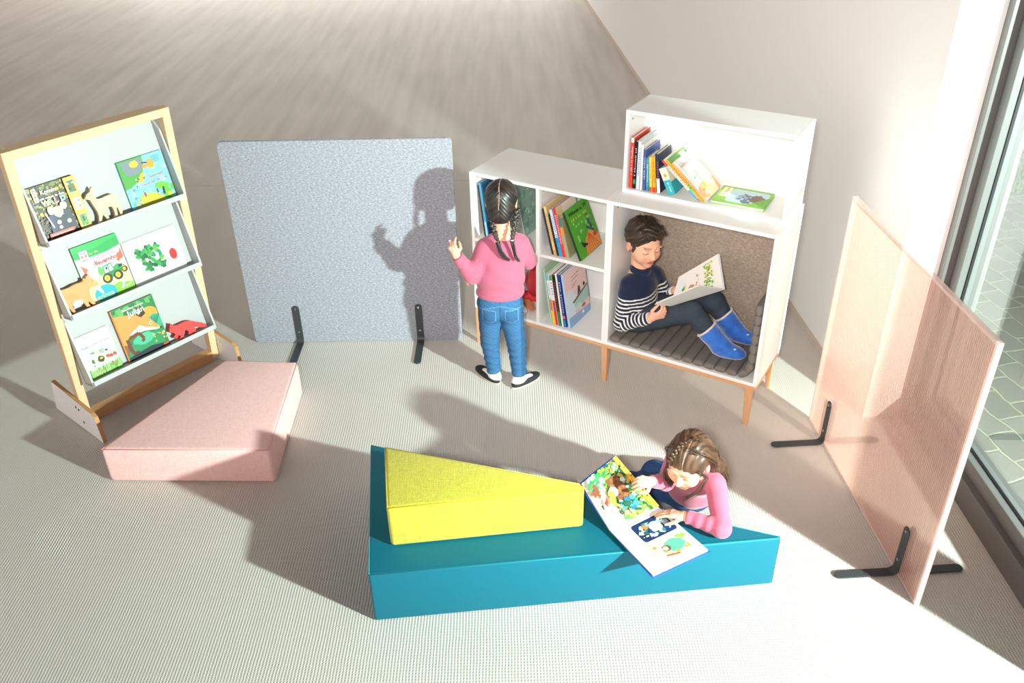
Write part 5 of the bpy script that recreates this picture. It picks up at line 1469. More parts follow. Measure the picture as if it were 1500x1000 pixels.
def girl_standing():
    t = thing('person', 'standing child seen from behind with dark braids, pink sweater and blue jeans', 'person', Matrix.Translation((-0.04, 3.92, 0)))
    H = Head((-0.037, 3.990, 1.008), (0.10, 0.93, -0.30), 1.0)
    S = Solid(); H.build(S)
    S.cap(H.p(0, -0.02, -0.05), (-0.035, 3.955, 0.83), 0.038, 0.042, k=0.02)
    # torso, arms, legs under the clothes
    S.ell((-0.045, 3.955, 0.72), (0.090, 0.060, 0.11), k=0.03).ell((-0.055, 3.93, 0.57), (0.085, 0.062, 0.09), k=0.03).ell((-0.057, 3.925, 0.47), (0.098, 0.070, 0.07), k=0.03)
    sh, el, wr = (-0.125, 3.952, 0.785), (-0.192, 3.915, 0.645), (-0.262, 3.893, 0.768)
    S.cap((-0.05, 3.957, 0.80), sh, 0.04, 0.036, k=0.02).cap(sh, el, 0.032, 0.028).cap(el, wr, 0.027, 0.0175)
    hand(S, wr, (-0.35, 0.02, 0.9), (0.35, 0.9, 0.1), (0.9, -0.2, 0.3), 0.86, curl=0.9, thumb=1.0, curls=[0.55, 1.15, 1.3, 1.3])
    sh2, el2, wr2 = (0.052, 3.985, 0.785), (0.092, 4.035, 0.66), (0.045, 4.145, 0.725)
    S.cap((-0.03, 3.965, 0.80), sh2, 0.04, 0.036, k=0.02).cap(sh2, el2, 0.032, 0.028).cap(el2, wr2, 0.027, 0.0175)
    hand(S, wr2, (-0.45, 0.7, 0.35), (-0.8, -0.5, 0), (0, 0, 1), 0.86, curl=0.4, thumb=0.3)
    for hip, kn, an, heel, toe in (((-0.107, 3.925, 0.43), (-0.115, 3.925, 0.25), (-0.098, 3.928, 0.055), (-0.086, 3.912, 0.02), (-0.17, 4.01, 0.015)),
                                   ((-0.005, 3.915, 0.44), (0.022, 3.905, 0.25), (0.034, 3.885, 0.055), (0.015, 3.868, 0.02), (0.112, 3.940, 0.015))):
        S.cap(hip, kn, 0.054, 0.039).cap(kn, an, 0.037, 0.024).cap(an, heel, 0.02, 0.016).cap(heel, toe, 0.016, 0.012)
    solid('body', S, 0.0029, M_SKIN, t, base=SKIN, paint=lambda V, C: H.paint(V, C))
    # socks
    for an, heel, toe in (((-0.098, 3.928, 0.075), (-0.084, 3.915, 0.030), (-0.15, 3.985, 0.022)), ((0.034, 3.885, 0.075), (0.018, 3.872, 0.030), (0.092, 3.925, 0.022))):
        S = Solid(); S.cap(an, (an[0], an[1], 0.045), 0.030, 0.030, k=0.01).cap(heel, toe, 0.025, 0.021, k=0.02)
        solid('sock', S, 0.004, mat('white_sock', (0.75, 0.75, 0.75), rough=0.9, bump=0.4, bscale=300), t)
    slipper(t, (-0.078, 3.893, 0), (-0.192, 4.045, 0)); slipper(t, (0.000, 3.850, 0), (0.138, 3.968, 0))
    # jeans
    J1, J2, J3 = np.array(hx('#33608a')), np.array(hx('#213f5e')), np.array(hx('#6089ab'))
    S = Solid()
    S.ell((-0.057, 3.925, 0.485), (0.118, 0.082, 0.085), k=0.03).ell((-0.100, 3.905, 0.445), (0.060, 0.066, 0.062), k=0.02).ell((-0.010, 3.900, 0.450), (0.060, 0.066, 0.062), k=0.02)
    for hip, kn, an, ph in (((-0.107, 3.925, 0.42), (-0.115, 3.925, 0.25), (-0.098, 3.927, 0.066), 0.3), ((-0.003, 3.915, 0.43), (0.022, 3.905, 0.25), (0.034, 3.886, 0.066), 1.7)):
        S.cap(hip, kn, 0.064, 0.049, k=0.015, wr=(0.0016, 95, ph))
        S.cyl(kn, an, 0.048, 0.037, k=0.010, wr=(0.0032, 150, ph), e=0.006)
    S.cyl((-0.057, 3.925, 0.56), (-0.057, 3.925, 0.7), 0.3, op='sub', k=0.001)
    def pj(V, C):
        x, y, z = V.T
        back = y < 3.915
        C[:] = J1
        n = 0.5 + 0.5 * np.sin(300 * z + 8 * np.sin(60 * x)) * np.sin(90 * x)
        C[:] = C * (1 - 0.25 * n[:, None]) + J3 * 0.25 * n[:, None]
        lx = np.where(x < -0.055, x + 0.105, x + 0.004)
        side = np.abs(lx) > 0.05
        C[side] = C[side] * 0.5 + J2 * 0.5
        def line(d, w=0.0022, col=J3 * 1.05, a=0.7):
            m = back & (d < w); C[m] = C[m] * (1 - a) + col * a
        line(np.where(z > 0.40, np.abs(x + 0.056 + 0.0), 1), 0.002, J2 * 0.7)
        line(np.abs(z - (0.505 - 0.25 * np.abs(x + 0.056))), 0.0022)
        for cx in (-0.112, 0.002):
            px_, pz = x - cx, z - 0.452
            inside = (np.abs(px_) < 0.034) & (pz < 0.030) & (pz > -0.034 - 0.0 + 0.35 * np.abs(px_) - 0.012)
            ins2 = (np.abs(px_) < 0.0305) & (pz < 0.0265) & (pz > -0.0305 + 0.35 * np.abs(px_) - 0.012)
            m = back & inside & ~ins2; C[m] = J3 * 1.1
            m = back & ins2; C[m] = C[m] * 0.8 + J2 * 0.2
        fold = np.clip(np.sin(z * 150 + 0.3 + 1.3 * np.sin(x * 60)), 0, 1) * ((z < 0.30) & (z > 0.1))
        C[:] = C * (1 - 0.22 * fold[:, None]) + J2 * 0.22 * fold[:, None]
        return C
    solid('jeans', S, 0.003, M_DENIM, t, paint=pj)
    # sweater
    K = np.array(hx('#ad5c73'))
    S = Solid()
    S.ell((-0.040, 3.957, 0.735), (0.118, 0.083, 0.115), k=0.03).ell((-0.052, 3.940, 0.62), (0.124, 0.090, 0.115), k=0.04).ell((-0.055, 3.930, 0.545), (0.122, 0.092, 0.05), k=0.03)
    S.cap((-0.090, 3.955, 0.805), (0.02, 3.972, 0.808), 0.034, 0.034, k=0.03)
    S.cap((-0.118, 3.955, 0.778), el, 0.050, 0.043, k=0.02, wr=(0.0022, 70, 0.4)).cyl(el, (-0.252, 3.896, 0.750), 0.043, 0.031, k=0.016, wr=(0.0036, 135, 1.0), e=0.006)
    S.ell(el, 0.040, k=0.01)
    S.cyl((-0.240, 3.900, 0.729), (-0.2585, 3.8945, 0.762), 0.0335, 0.031, k=0.003)
    S.cap((0.048, 3.985, 0.778), el2, 0.050, 0.043, k=0.02, wr=(0.0022, 70, 1.4)).cyl(el2, (0.055, 4.125, 0.712), 0.043, 0.031, k=0.016, wr=(0.003, 135, 2.0), e=0.006)
    S.ell(el2, 0.041, k=0.01)
    S.cyl((-0.055, 3.93, 0.40), (-0.053, 3.935, 0.527), 0.3, op='sub', k=0.002)
    S.ell((-0.035, 3.950, 0.865), (0.056, 0.052, 0.040), op='sub', k=0.006)
    def dsp(X, Y, Z):
        low = np.clip((0.66 - Z) / 0.12, 0, 1)
        hem = (np.abs(Z - 0.556) < 0.003)
        return 0.0030 * np.sin(115 * Z + 14 * X + 2.5 * np.sin(22 * X)) * low * (Z > 0.56) + 0.0016 * hem + 0.0022 * np.sin(52 * X + 40 * Z) * np.clip((Z - 0.62) / 0.1, 0, 1)
    def ps(V, C):
        x, y, z = V.T
        C[:] = K
        m = (z < 0.554) & (np.sin(x * 900) > 0.2); C[m] = K * 0.93
        return C
    solid('sweater', S, 0.003, M_CLOTH, t, paint=ps, disp=dsp)
    # small fabric pearls on the left upper sleeve
    bm = bmesh.new()
    rs = np.random.RandomState(9)
    a, b = np.array((-0.128, 3.955, 0.775)), np.array(el)
    for i in range(7):
        q = a + (b - a) * (0.15 + 0.12 * i) + np.array([-0.012 + 0.03 * (i % 2), -0.043, 0.008 * (i % 3)])
        bmesh.ops.create_icosphere(bm, subdivisions=1, radius=0.0032, matrix=Matrix.Translation(Vector(q)))
    done('sleeve_pearl', bm, mat('pink_pearl', hx('#e39aac'), rough=0.4), t, smooth=True)
    # hair
    D1, D2 = np.array((0.006, 0.005, 0.005)), np.array((0.030, 0.022, 0.018))
    ang = lambda V: np.arctan2(H.loc(V)[:, 0], H.loc(V)[:, 2] + 0.02) * 1.4 + H.loc(V)[:, 1] * 6
    col = streaky(D1, D2, lambda V: H.loc(V)[:, 2] * 9 + np.abs(H.loc(V)[:, 0]) * 6, 9)
    S = Solid()
    H.ell(S, (0, -0.016, 0.022), (0.080, 0.093, 0.086), c=col)
    H.ell(S, (0, -0.045, -0.045), (0.062, 0.052, 0.066), c=col, k=0.03)
    H.ell(S, (0, 0.085, -0.055), (0.070, 0.070, 0.080), op='sub', k=0.02)
    H.ell(S, (0, -0.02, -0.148), (0.075, 0.08, 0.045), op='sub', k=0.01)
    H.ell(S, (0.079, 0.0, -0.02), (0.016, 0.024, 0.032), op='sub', k=0.005); H.ell(S, (-0.079, 0.0, -0.02), (0.016, 0.024, 0.032), op='sub', k=0.005)
    def ph(V, C):
        L = H.loc(V); x, y, z = L.T
        m = (np.abs(x - 0.002 * np.sin(60 * z)) < 0.0017) & (y < 0.03) & (z > -0.035)
        C[m] = C[m] * 0.35 + SKIN * 0.5
        return C
    def dh(X, Y, Z):
        x = (X - H.c[0]) * H.R[0] + (Y - H.c[1]) * H.R[1] + (Z - H.c[2]) * H.R[2]
        z = (X - H.c[0]) * H.U[0] + (Y - H.c[1]) * H.U[1] + (Z - H.c[2]) * H.U[2]
        y = (X - H.c[0]) * H.F[0] + (Y - H.c[1]) * H.F[1] + (Z - H.c[2]) * H.F[2]
        return 0.0007 * np.sin(330 * z + 330 * np.abs(x) + 90 * y) + 0.0022 * np.exp(-(x / 0.004) ** 2)
    hr = solid('hair', S, 0.0025, M_HAIR, t, paint=ph, disp=dh)
    # two braids
    dark = [mat('dark_hair_a', (0.008, 0.006, 0.006), rough=0.35), mat('dark_hair_b', (0.03, 0.022, 0.018), rough=0.35)]
    def braid(pts, tail, seed):
        S = Solid(); pts = [np.array(q, float) for q in pts]
        tot = 13; 
        for i in range(tot):
            k = i / (tot - 1) * (len(pts) - 1); j = min(int(k), len(pts) - 2); q = pts[j] + (pts[j + 1] - pts[j]) * (k - j)
            ax_ = nrm(pts[j + 1] - pts[j]); sd = nrm(np.cross(ax_, (0, -1, 0)))
            sg = 1 if i % 2 else -1
            r = 0.0125 * (1 - 0.35 * i / tot)
            S.cap(q + sd * sg * r * 0.75 - ax_ * 0.006, q - sd * sg * r * 0.25 + ax_ * 0.008, r * 0.72, r * 0.6, k=0.0015, c=streaky(D1, D2, lambda V: V[:, 2] + V[:, 0], 900))
        solid('braid', S, 0.0018, M_HAIR, t)
        strands('braid_tail', [tail], 46, 0.0042, 0.0016, dark, t, seed=seed)
        q = np.array(tail[0]); S = Solid(); S.cyl(q + np.array([0, 0, 0.004]), q - np.array([0, 0, 0.004]), 0.0085, k=0.001)
        solid('hair_tie', S, 0.0018, mat('pale_hair_tie', hx('#d8c8b8'), rough=0.6), t)
    braid([(-0.085, 3.935, 0.965), (-0.083, 3.905, 0.925), (-0.070, 3.885, 0.885), (-0.062, 3.875, 0.855)], [(-0.061, 3.873, 0.850), (-0.050, 3.862, 0.81), (-0.028, 3.858, 0.772), (-0.008, 3.856, 0.758)], 3)
    braid([(0.038, 3.925, 0.985), (0.030, 3.900, 0.945), (0.018, 3.882, 0.895), (0.010, 3.872, 0.862)], [(0.010, 3.870, 0.855), (0.018, 3.862, 0.815), (0.026, 3.858, 0.775), (0.040, 3.857, 0.750)], 5)
    strands('hair_wisp', [[H.p(0.075, 0.0, 0.0), H.p(0.082, -0.01, -0.03), H.p(0.07, -0.03, -0.06)], [H.p(-0.07, -0.02, -0.03), H.p(-0.066, -0.03, -0.05), H.p(-0.05, -0.04, -0.075)], [H.p(0, -0.07, -0.05), H.p(0, -0.06, -0.075), H.p(0.0, -0.05, -0.095)]], 14, 0.008, 0.0007, dark, t, seed=11)
    # pale pink strip in her left hand
    bm = bmesh.new()
    a, b = Vector((-0.292, 3.915, 0.842)), Vector((-0.214, 3.985, 0.552))
    z = (b - a).normalized(); x = z.cross(Vector((0.2, 1, 0))).normalized(); y = z.cross(x)
    L = (b - a).length
    box(bm, (-0.005, -0.0025, 0), (0.005, 0.0025, L), frameM(a, x, y, z), bev=0.0008, seg=1)
    o = bpy.data.objects.new('stick', None); COL.objects.link(o); o.matrix_world = Matrix.Translation(b); tag(o, 'flat pale pink stick held in the left hand of the standing child', 'stick')
    done('strip', bm, mat('pale_pink_paint', hx('#eeb8a8'), rough=0.5), o)
girl_standing()

def boy():
    P = lambda u, v, z: np.array(sw(u, v, z))
    Dv = lambda u, v, z: np.array(SD) * u + np.array(SN) * v + np.array([0, 0, 1.0]) * z
    t = thing('person', 'boy in a navy striped sweater sitting in the cabinet niche and reading', 'person', Matrix.Translation(Vector(P(0.95, 0.16, 0.29))))
    H = Head(P(0.918, 0.148, 0.786), Dv(0.80, -0.56, -0.20), 1.10, tilt=Dv(0.0, 0.0, 1.0))
    S = Solid(); H.build(S, mouth_open=True)
    S.cap(H.p(0, -0.015, -0.045), P(0.905, 0.155, 0.615), 0.042, 0.047, k=0.02)
    S.ell(P(0.905, 0.155, 0.52), (0.07, 0.10, 0.11), rot=[list(SD), list(SN), (0, 0, 1)], k=0.03).ell(P(0.915, 0.165, 0.40), (0.07, 0.09, 0.10), rot=[list(SD), list(SN), (0, 0, 1)], k=0.03)
    s1, e1, w1 = P(0.890, 0.070, 0.568), P(0.866, 0.052, 0.352), P(1.035, 0.030, 0.446)
    s2, e2, w2 = P(0.945, 0.248, 0.565), P(1.010, 0.300, 0.405), P(1.070, 0.245, 0.505)
    S.cap(P(0.90, 0.15, 0.59), s1, 0.045, 0.040, k=0.02).cap(s1, e1, 0.036, 0.031).cap(e1, w1, 0.030, 0.020)
    S.cap(P(0.91, 0.16, 0.59), s2, 0.045, 0.040, k=0.02).cap(s2, e2, 0.036, 0.031).cap(e2, w2, 0.030, 0.020)
    hand(S, w1, Dv(0.75, -0.02, 0.45), Dv(-0.35, 0.75, 0.55), Dv(-0.3, 0.2, 0.8), 1.02, curl=0.95, thumb=0.9, curls=[0.85, 0.95, 1.0, 1.0])
    hand(S, w2, Dv(0.75, -0.1, 0.35), Dv(-0.2, -0.6, 0.6), Dv(0.0, 0.3, 0.9), 1.0, curl=0.7, thumb=0.6)
    legs = ((P(0.925, 0.115, 0.366), P(1.215, 0.100, 0.498), P(1.385, 0.105, 0.340), P(1.455, 0.105, 0.312)),
            (P(0.930, 0.215, 0.366), P(1.272, 0.235, 0.507), P(1.402, 0.248, 0.362), P(1.452, 0.248, 0.328)))
    for hp, kn, an, to in legs:
        S.cap(hp, kn, 0.058, 0.042).cap(kn, an, 0.040, 0.028).cap(an, to, 0.026, 0.022)
    HB = (0.035, 0.02, 0.012)
    solid('body', S, 0.003, M_SKIN, t, base=SKIN * 1.03, paint=lambda V, C: H.paint(V, C * 1.1, hair=HB, mouth_open=True))
    # trousers
    G = np.array(hx('#3c4650'))
    S = Solid()
    S.ell(P(0.918, 0.165, 0.370), (0.086, 0.115, 0.076), rot=[list(SD), list(SN), (0, 0, 1)], k=0.03)
    for (hp, kn, an, to), ph in zip(legs, (0.2, 1.9)):
        mid = kn + (an - kn) * 0.62
        S.cap(hp, kn, 0.076, 0.054, k=0.02, wr=(0.0022, 55, ph)).cyl(kn, mid, 0.053, 0.043, k=0.014, wr=(0.002, 100, ph), e=0.008).ell(kn, 0.054, k=0.012)
    def dpt(X, Y, Z): return 0.0018 * np.sin(60 * X + 85 * Z) * np.sin(45 * Y - 60 * Z + 1)
    solid('trousers', S, 0.0035, M_DENIM, t, base=G, disp=dpt)
    # boots with fleece edge
    blue = mat('blue_plush', hx('#1f6fd0'), rough=0.75, sheen=0.9, noise=0.8, nscale=26, col2=hx('#1450a8'), bump=0.6, bscale=120)
    fleece = mat('cream_fleece', hx('#d9cfc0'), rough=0.95, sheen=0.5, bump=1.0, bscale=220)
    for (hp, kn, an, to), top in zip(legs, (0.50, 0.46)):
        a = kn + (an - kn) * top
        S = Solid(); dn = nrm(an - kn)
        S.cyl(a, an, 0.054, 0.050, k=0.02, wr=(0.002, 70, 1.0), e=0.006).ell(an - np.array([0, 0, 0.0]), (0.050, 0.050, 0.046), k=0.015)
        f = nrm(np.array([*(to - an)[:2], 0])); s = np.cross(f, (0, 0, 1))
        tz = 0.293 + 0.036
        c = np.array([*(an + f * 0.055)[:2], tz if top == 0.50 else tz + 0.012])
        S.ell(c, (0.068, 0.043, 0.034), rot=[f, s, (0, 0, 1)], k=0.03)
        bo = solid('slipper_boot', S, 0.0035, blue, t, disp=lambda X, Y, Z: 0.0008 * np.sin(160 * X) * np.sin(150 * Z + 60 * Y))
        S = Solid(); S.cyl(a - dn * 0.007, a + dn * 0.004, 0.058, k=0.002, e=0.005); S.cyl(a - dn * 0.02, a - dn * 0.002, 0.0455, op='sub', k=0.003)
        fo = solid('fleece_trim', S, 0.003, fleece, None, disp=lambda X, Y, Z: 0.0014 * np.sin(420 * X) * np.sin(400 * Y + 380 * Z))
        fo.parent = bo; fo.data.transform(rootM(bo).inverted())
        # white embroidered eye patch with black eye
        S = Solid(); q = c + f * 0.015 - s * 0.0 + np.array([0, 0, 0.030]); side = np.array(-SN) * 0.020
        S.ell(q + side, (0.008, 0.006, 0.005)); eo = solid('button_eye', S, 0.002, mat('pale_patch', hx('#b9d4f0'), rough=0.7), None)
        eo.parent = bo; eo.data.transform(rootM(bo).inverted())
    # striped sweater
    NV, WH = np.array(hx('#1d2743')), np.array(hx('#ece9e2'))
    def torso(V, q):
        z = V[:, 2] - 0.10 * ((V - np.array(SO)) @ np.array(SN) - 0.15)
        w = (np.mod(z, 0.0215) < 0.0085) & (z < 0.525) & (z > 0.30)
        return np.where(w[:, None], WH, NV)
    def arm(V, q):
        u = nrm(q['b'] - q['a']); tt = (V - q['a']) @ u
        w = (np.mod(tt, 0.0225) < 0.0090)
        return np.where(w[:, None], WH, NV)
    S = Solid()
    rt = [list(SD), list(SN), (0, 0, 1)]
    S.ell(P(0.910, 0.157, 0.525), (0.084, 0.118, 0.105), rot=rt, k=0.03, c=torso).ell(P(0.920, 0.165, 0.42), (0.088, 0.112, 0.10), rot=rt, k=0.04, c=torso)
    S.cap(s1 + Dv(0.0, 0.02, 0.012), s2 + Dv(-0.01, -0.02, 0.012), 0.040, 0.040, k=0.03, c=torso)
    S.cap(s1, e1, 0.049, 0.042, k=0.02, c=torso, wr=(0.0015, 60, 0.5)).ell(e1, 0.041, k=0.01, c=torso).cyl(e1, e1 + (w1 - e1) * 0.93, 0.042, 0.031, k=0.012, c=arm, wr=(0.0022, 105, 1.1), e=0.006)
    S.cap(s2, e2, 0.049, 0.042, k=0.02, c=torso).ell(e2, 0.041, k=0.01, c=arm).cyl(e2, e2 + (w2 - e2) * 0.9, 0.041, 0.032, k=0.012, c=arm, e=0.006)
    S.ell(P(0.925, 0.150, 0.655), (0.055, 0.055, 0.040), rot=rt, op='sub', k=0.008)
    solid('striped_sweater', S, 0.0026, M_CLOTH, t, disp=lambda X, Y, Z: 0.0016 * np.sin(50 * X + 30 * Z) * np.sin(42 * Z + 30 * Y))
    S = Solid(); S.cyl(P(0.908, 0.153, 0.622), P(0.917, 0.148, 0.656), 0.057, 0.051, k=0.004, e=0.008)
    solid('collar', S, 0.003, M_CLOTH, t, base=NV)
    # hair
    B1, B2 = np.array((0.014, 0.009, 0.006)), np.array((0.062, 0.038, 0.024))
    col = streaky(B1, B2, lambda V: (H.loc(V)[:, 1] * 5 - H.loc(V)[:, 2] * 9 + np.sin(H.loc(V)[:, 0] * 40) * 0.1), 13)
    S = Solid()
    H.ell(S, (0, -0.014, 0.030), (0.078, 0.093, 0.084), c=col)
    H.ell(S, (0.0, 0.018, 0.066), (0.056, 0.050, 0.036), c=col, k=0.02)
    H.ell(S, (0, 0.086, -0.022), (0.088, 0.064, 0.074), op='sub', k=0.012)
    H.ell(S, (0, 0.0, -0.105), (0.10, 0.115, 0.060), op='sub', k=0.01)
    for q in (-1, 1):
        H.ell(S, (q * 0.082, -0.002, -0.018), (0.020, 0.022, 0.030), op='sub', k=0.004)
        H.ell(S, (q * 0.066, 0.026, -0.004), (0.007, 0.009, 0.024), c=col, k=0.006)
    def dh(X, Y, Z):
        y = (X - H.c[0]) * H.F[0] + (Y - H.c[1]) * H.F[1] + (Z - H.c[2]) * H.F[2]
        z = (X - H.c[0]) * H.U[0] + (Y - H.c[1]) * H.U[1] + (Z - H.c[2]) * H.U[2]
        x = (X - H.c[0]) * H.R[0] + (Y - H.c[1]) * H.R[1] + (Z - H.c[2]) * H.R[2]
        return 0.0020 * np.sin(150 * y - 210 * z + 4 * np.sin(50 * x))
    solid('hair', S, 0.0025, M_HAIR, t, disp=dh)
    br = [mat('brown_hair_a', tuple(B1), rough=0.4), mat('brown_hair_b', tuple(B2), rough=0.4)]
    g = []
    rs = np.random.RandomState(2)
    for i in range(46):
        a = rs.rand() * 2 * PI; r0 = 0.2 + 0.5 * rs.rand()
        x0, y0 = 0.062 * r0 * math.cos(a), -0.02 + 0.075 * r0 * math.sin(a)
        z0 = 0.030 + 0.085 * math.sqrt(max(0, 1 - (x0 / 0.078) ** 2 - ((y0 + 0.014) / 0.093) ** 2))
        g.append([H.p(x0, y0, z0 - 0.006), H.p(x0 * 1.1, y0 + 0.012, z0 + 0.006), H.p(x0 * 1.25, y0 + 0.028, z0 + 0.004)])
    for i in range(30):
        x0 = -0.06 + 0.12 * rs.rand()
        g.append([H.p(x0, 0.030, 0.095), H.p(x0, 0.054, 0.086), H.p(x0 - 0.008, 0.068, 0.070 - 0.006 * rs.rand())])
    strands('hair_locks', g, 4, 0.004, 0.0016, br, t, seed=4)
boy()

def quad_board(name, P4, th, m, parent, out=None):
    """thin board from four corners (top face), thickness downwards along the normal"""
    p = [Vector(q) for q in P4]
    n = ((p[1] - p[0]).cross(p[3] - p[0])).normalized()
    if out is not None and n.dot(out) < 0: n = -n
    bm = bmesh.new()
    a = [bm.verts.new(q) for q in p]; b = [bm.verts.new(q - n * th) for q in p]
    bm.faces.new(a); bm.faces.new(b[::-1])
    for i in range(4): bm.faces.new((a[i], b[i], b[(i + 1) % 4], a[(i + 1) % 4]))
    return done(name, bm, m, parent), n

def quad_art(name, A, P4, n, off, parent):
    """prints a picture on a four cornered sheet: (0,0)=P0 (1,0)=P1 (1,1)=P2 (0,1)=P3"""
    p = [Vector(q) for q in P4]
    V = []
    for x, y, z in A.V:
        u, v = x / A.w, y / A.h
        q = p[0] * (1 - u) * (1 - v) + p[1] * u * (1 - v) + p[2] * u * v + p[3] * (1 - u) * v
        V.append(q + n * (off + z))
    A.V = [tuple(q) for q in V]
    return A.build(name, parent, Matrix.Identity(4), PRINTM, world=True)

def inset(P4, a):
    p = [Vector(q) for q in P4]; c = sum(p, Vector()) / 4
    return [q + (c - q).normalized() * a for q in p]

def boys_book():
    W = lambda u, v, z: sw(u, v, z)
    spR, spA = W(1.112, 0.078, 0.512), W(1.359, 0.118, 0.652)
    faR, faA = W(1.094, 0.206, 0.606), W(1.263, 0.286, 0.744)
    noA = W(1.275, -0.027, 0.718); noR = spR + (noA - spA) * 0.6
    t = thing('picture_book', 'open white picture book lying on the knees of the boy in the niche', 'book', Matrix.Translation(spR))
    wc = mat('white_book_cover', (0.82, 0.82, 0.8), rough=0.4)
    far = [spR, spA, faA, faR]
    o, n = quad_board('cover', far, 0.003, wc, t)
    if n.z < 0: n = -n
    pg = inset(far, 0.006)
    pg = [q + n * 0.007 for q in pg]
    quad_board('pages', pg, 0.006, M_PAGES, t, n)
    A = Art(0.28, 0.2, seed=8)
    A.rect(0, 0, 1, 1, '#f2efe8'); A.rect(0.06, 0.1, 0.22, 0.8, '#e8ecec')
    A.scatter(0.64, 0.18, 0.84, 0.9, 70, 0.022, ['#8ab83a', '#c8cf3a', '#5a9a34', '#e0d04a']); A.poly([(0.14, 0.1), (0.2, 0.5), (0.26, 0.1)], '#2a8a48'); A.poly([(0.2, 0.1), (0.23, 0.6), (0.26, 0.12)], '#a8c83a')
    for k, c in enumerate(('#d85a4a', '#e8b04a', '#5aa86a', '#4a7ac0')): A.ell(0.38, 0.3, 0.07 - 0.013 * k, 0.14 - 0.03 * k, c)
    A.scatter(0.42, 0.35, 0.6, 0.75, 9, 0.015, ['#c04a3a', '#d86a5a']); A.scatter(0.66, 0.1, 0.82, 0.25, 8, 0.02, ['#4a9a44'])
    quad_art('page_print', A, pg, n, 0.0002, t)
    near = [spA, spR, noR, noA]
    o, n2 = quad_board('cover', near, 0.003, wc, t)
    inner = (faR - spR)
    if n2.dot(inner) < 0: n2 = -n2
    pg = [q + n2 * 0.005 for q in inset(near, 0.006)]
    quad_board('pages', pg, 0.003, M_PAGES, t, n2)
boys_book()

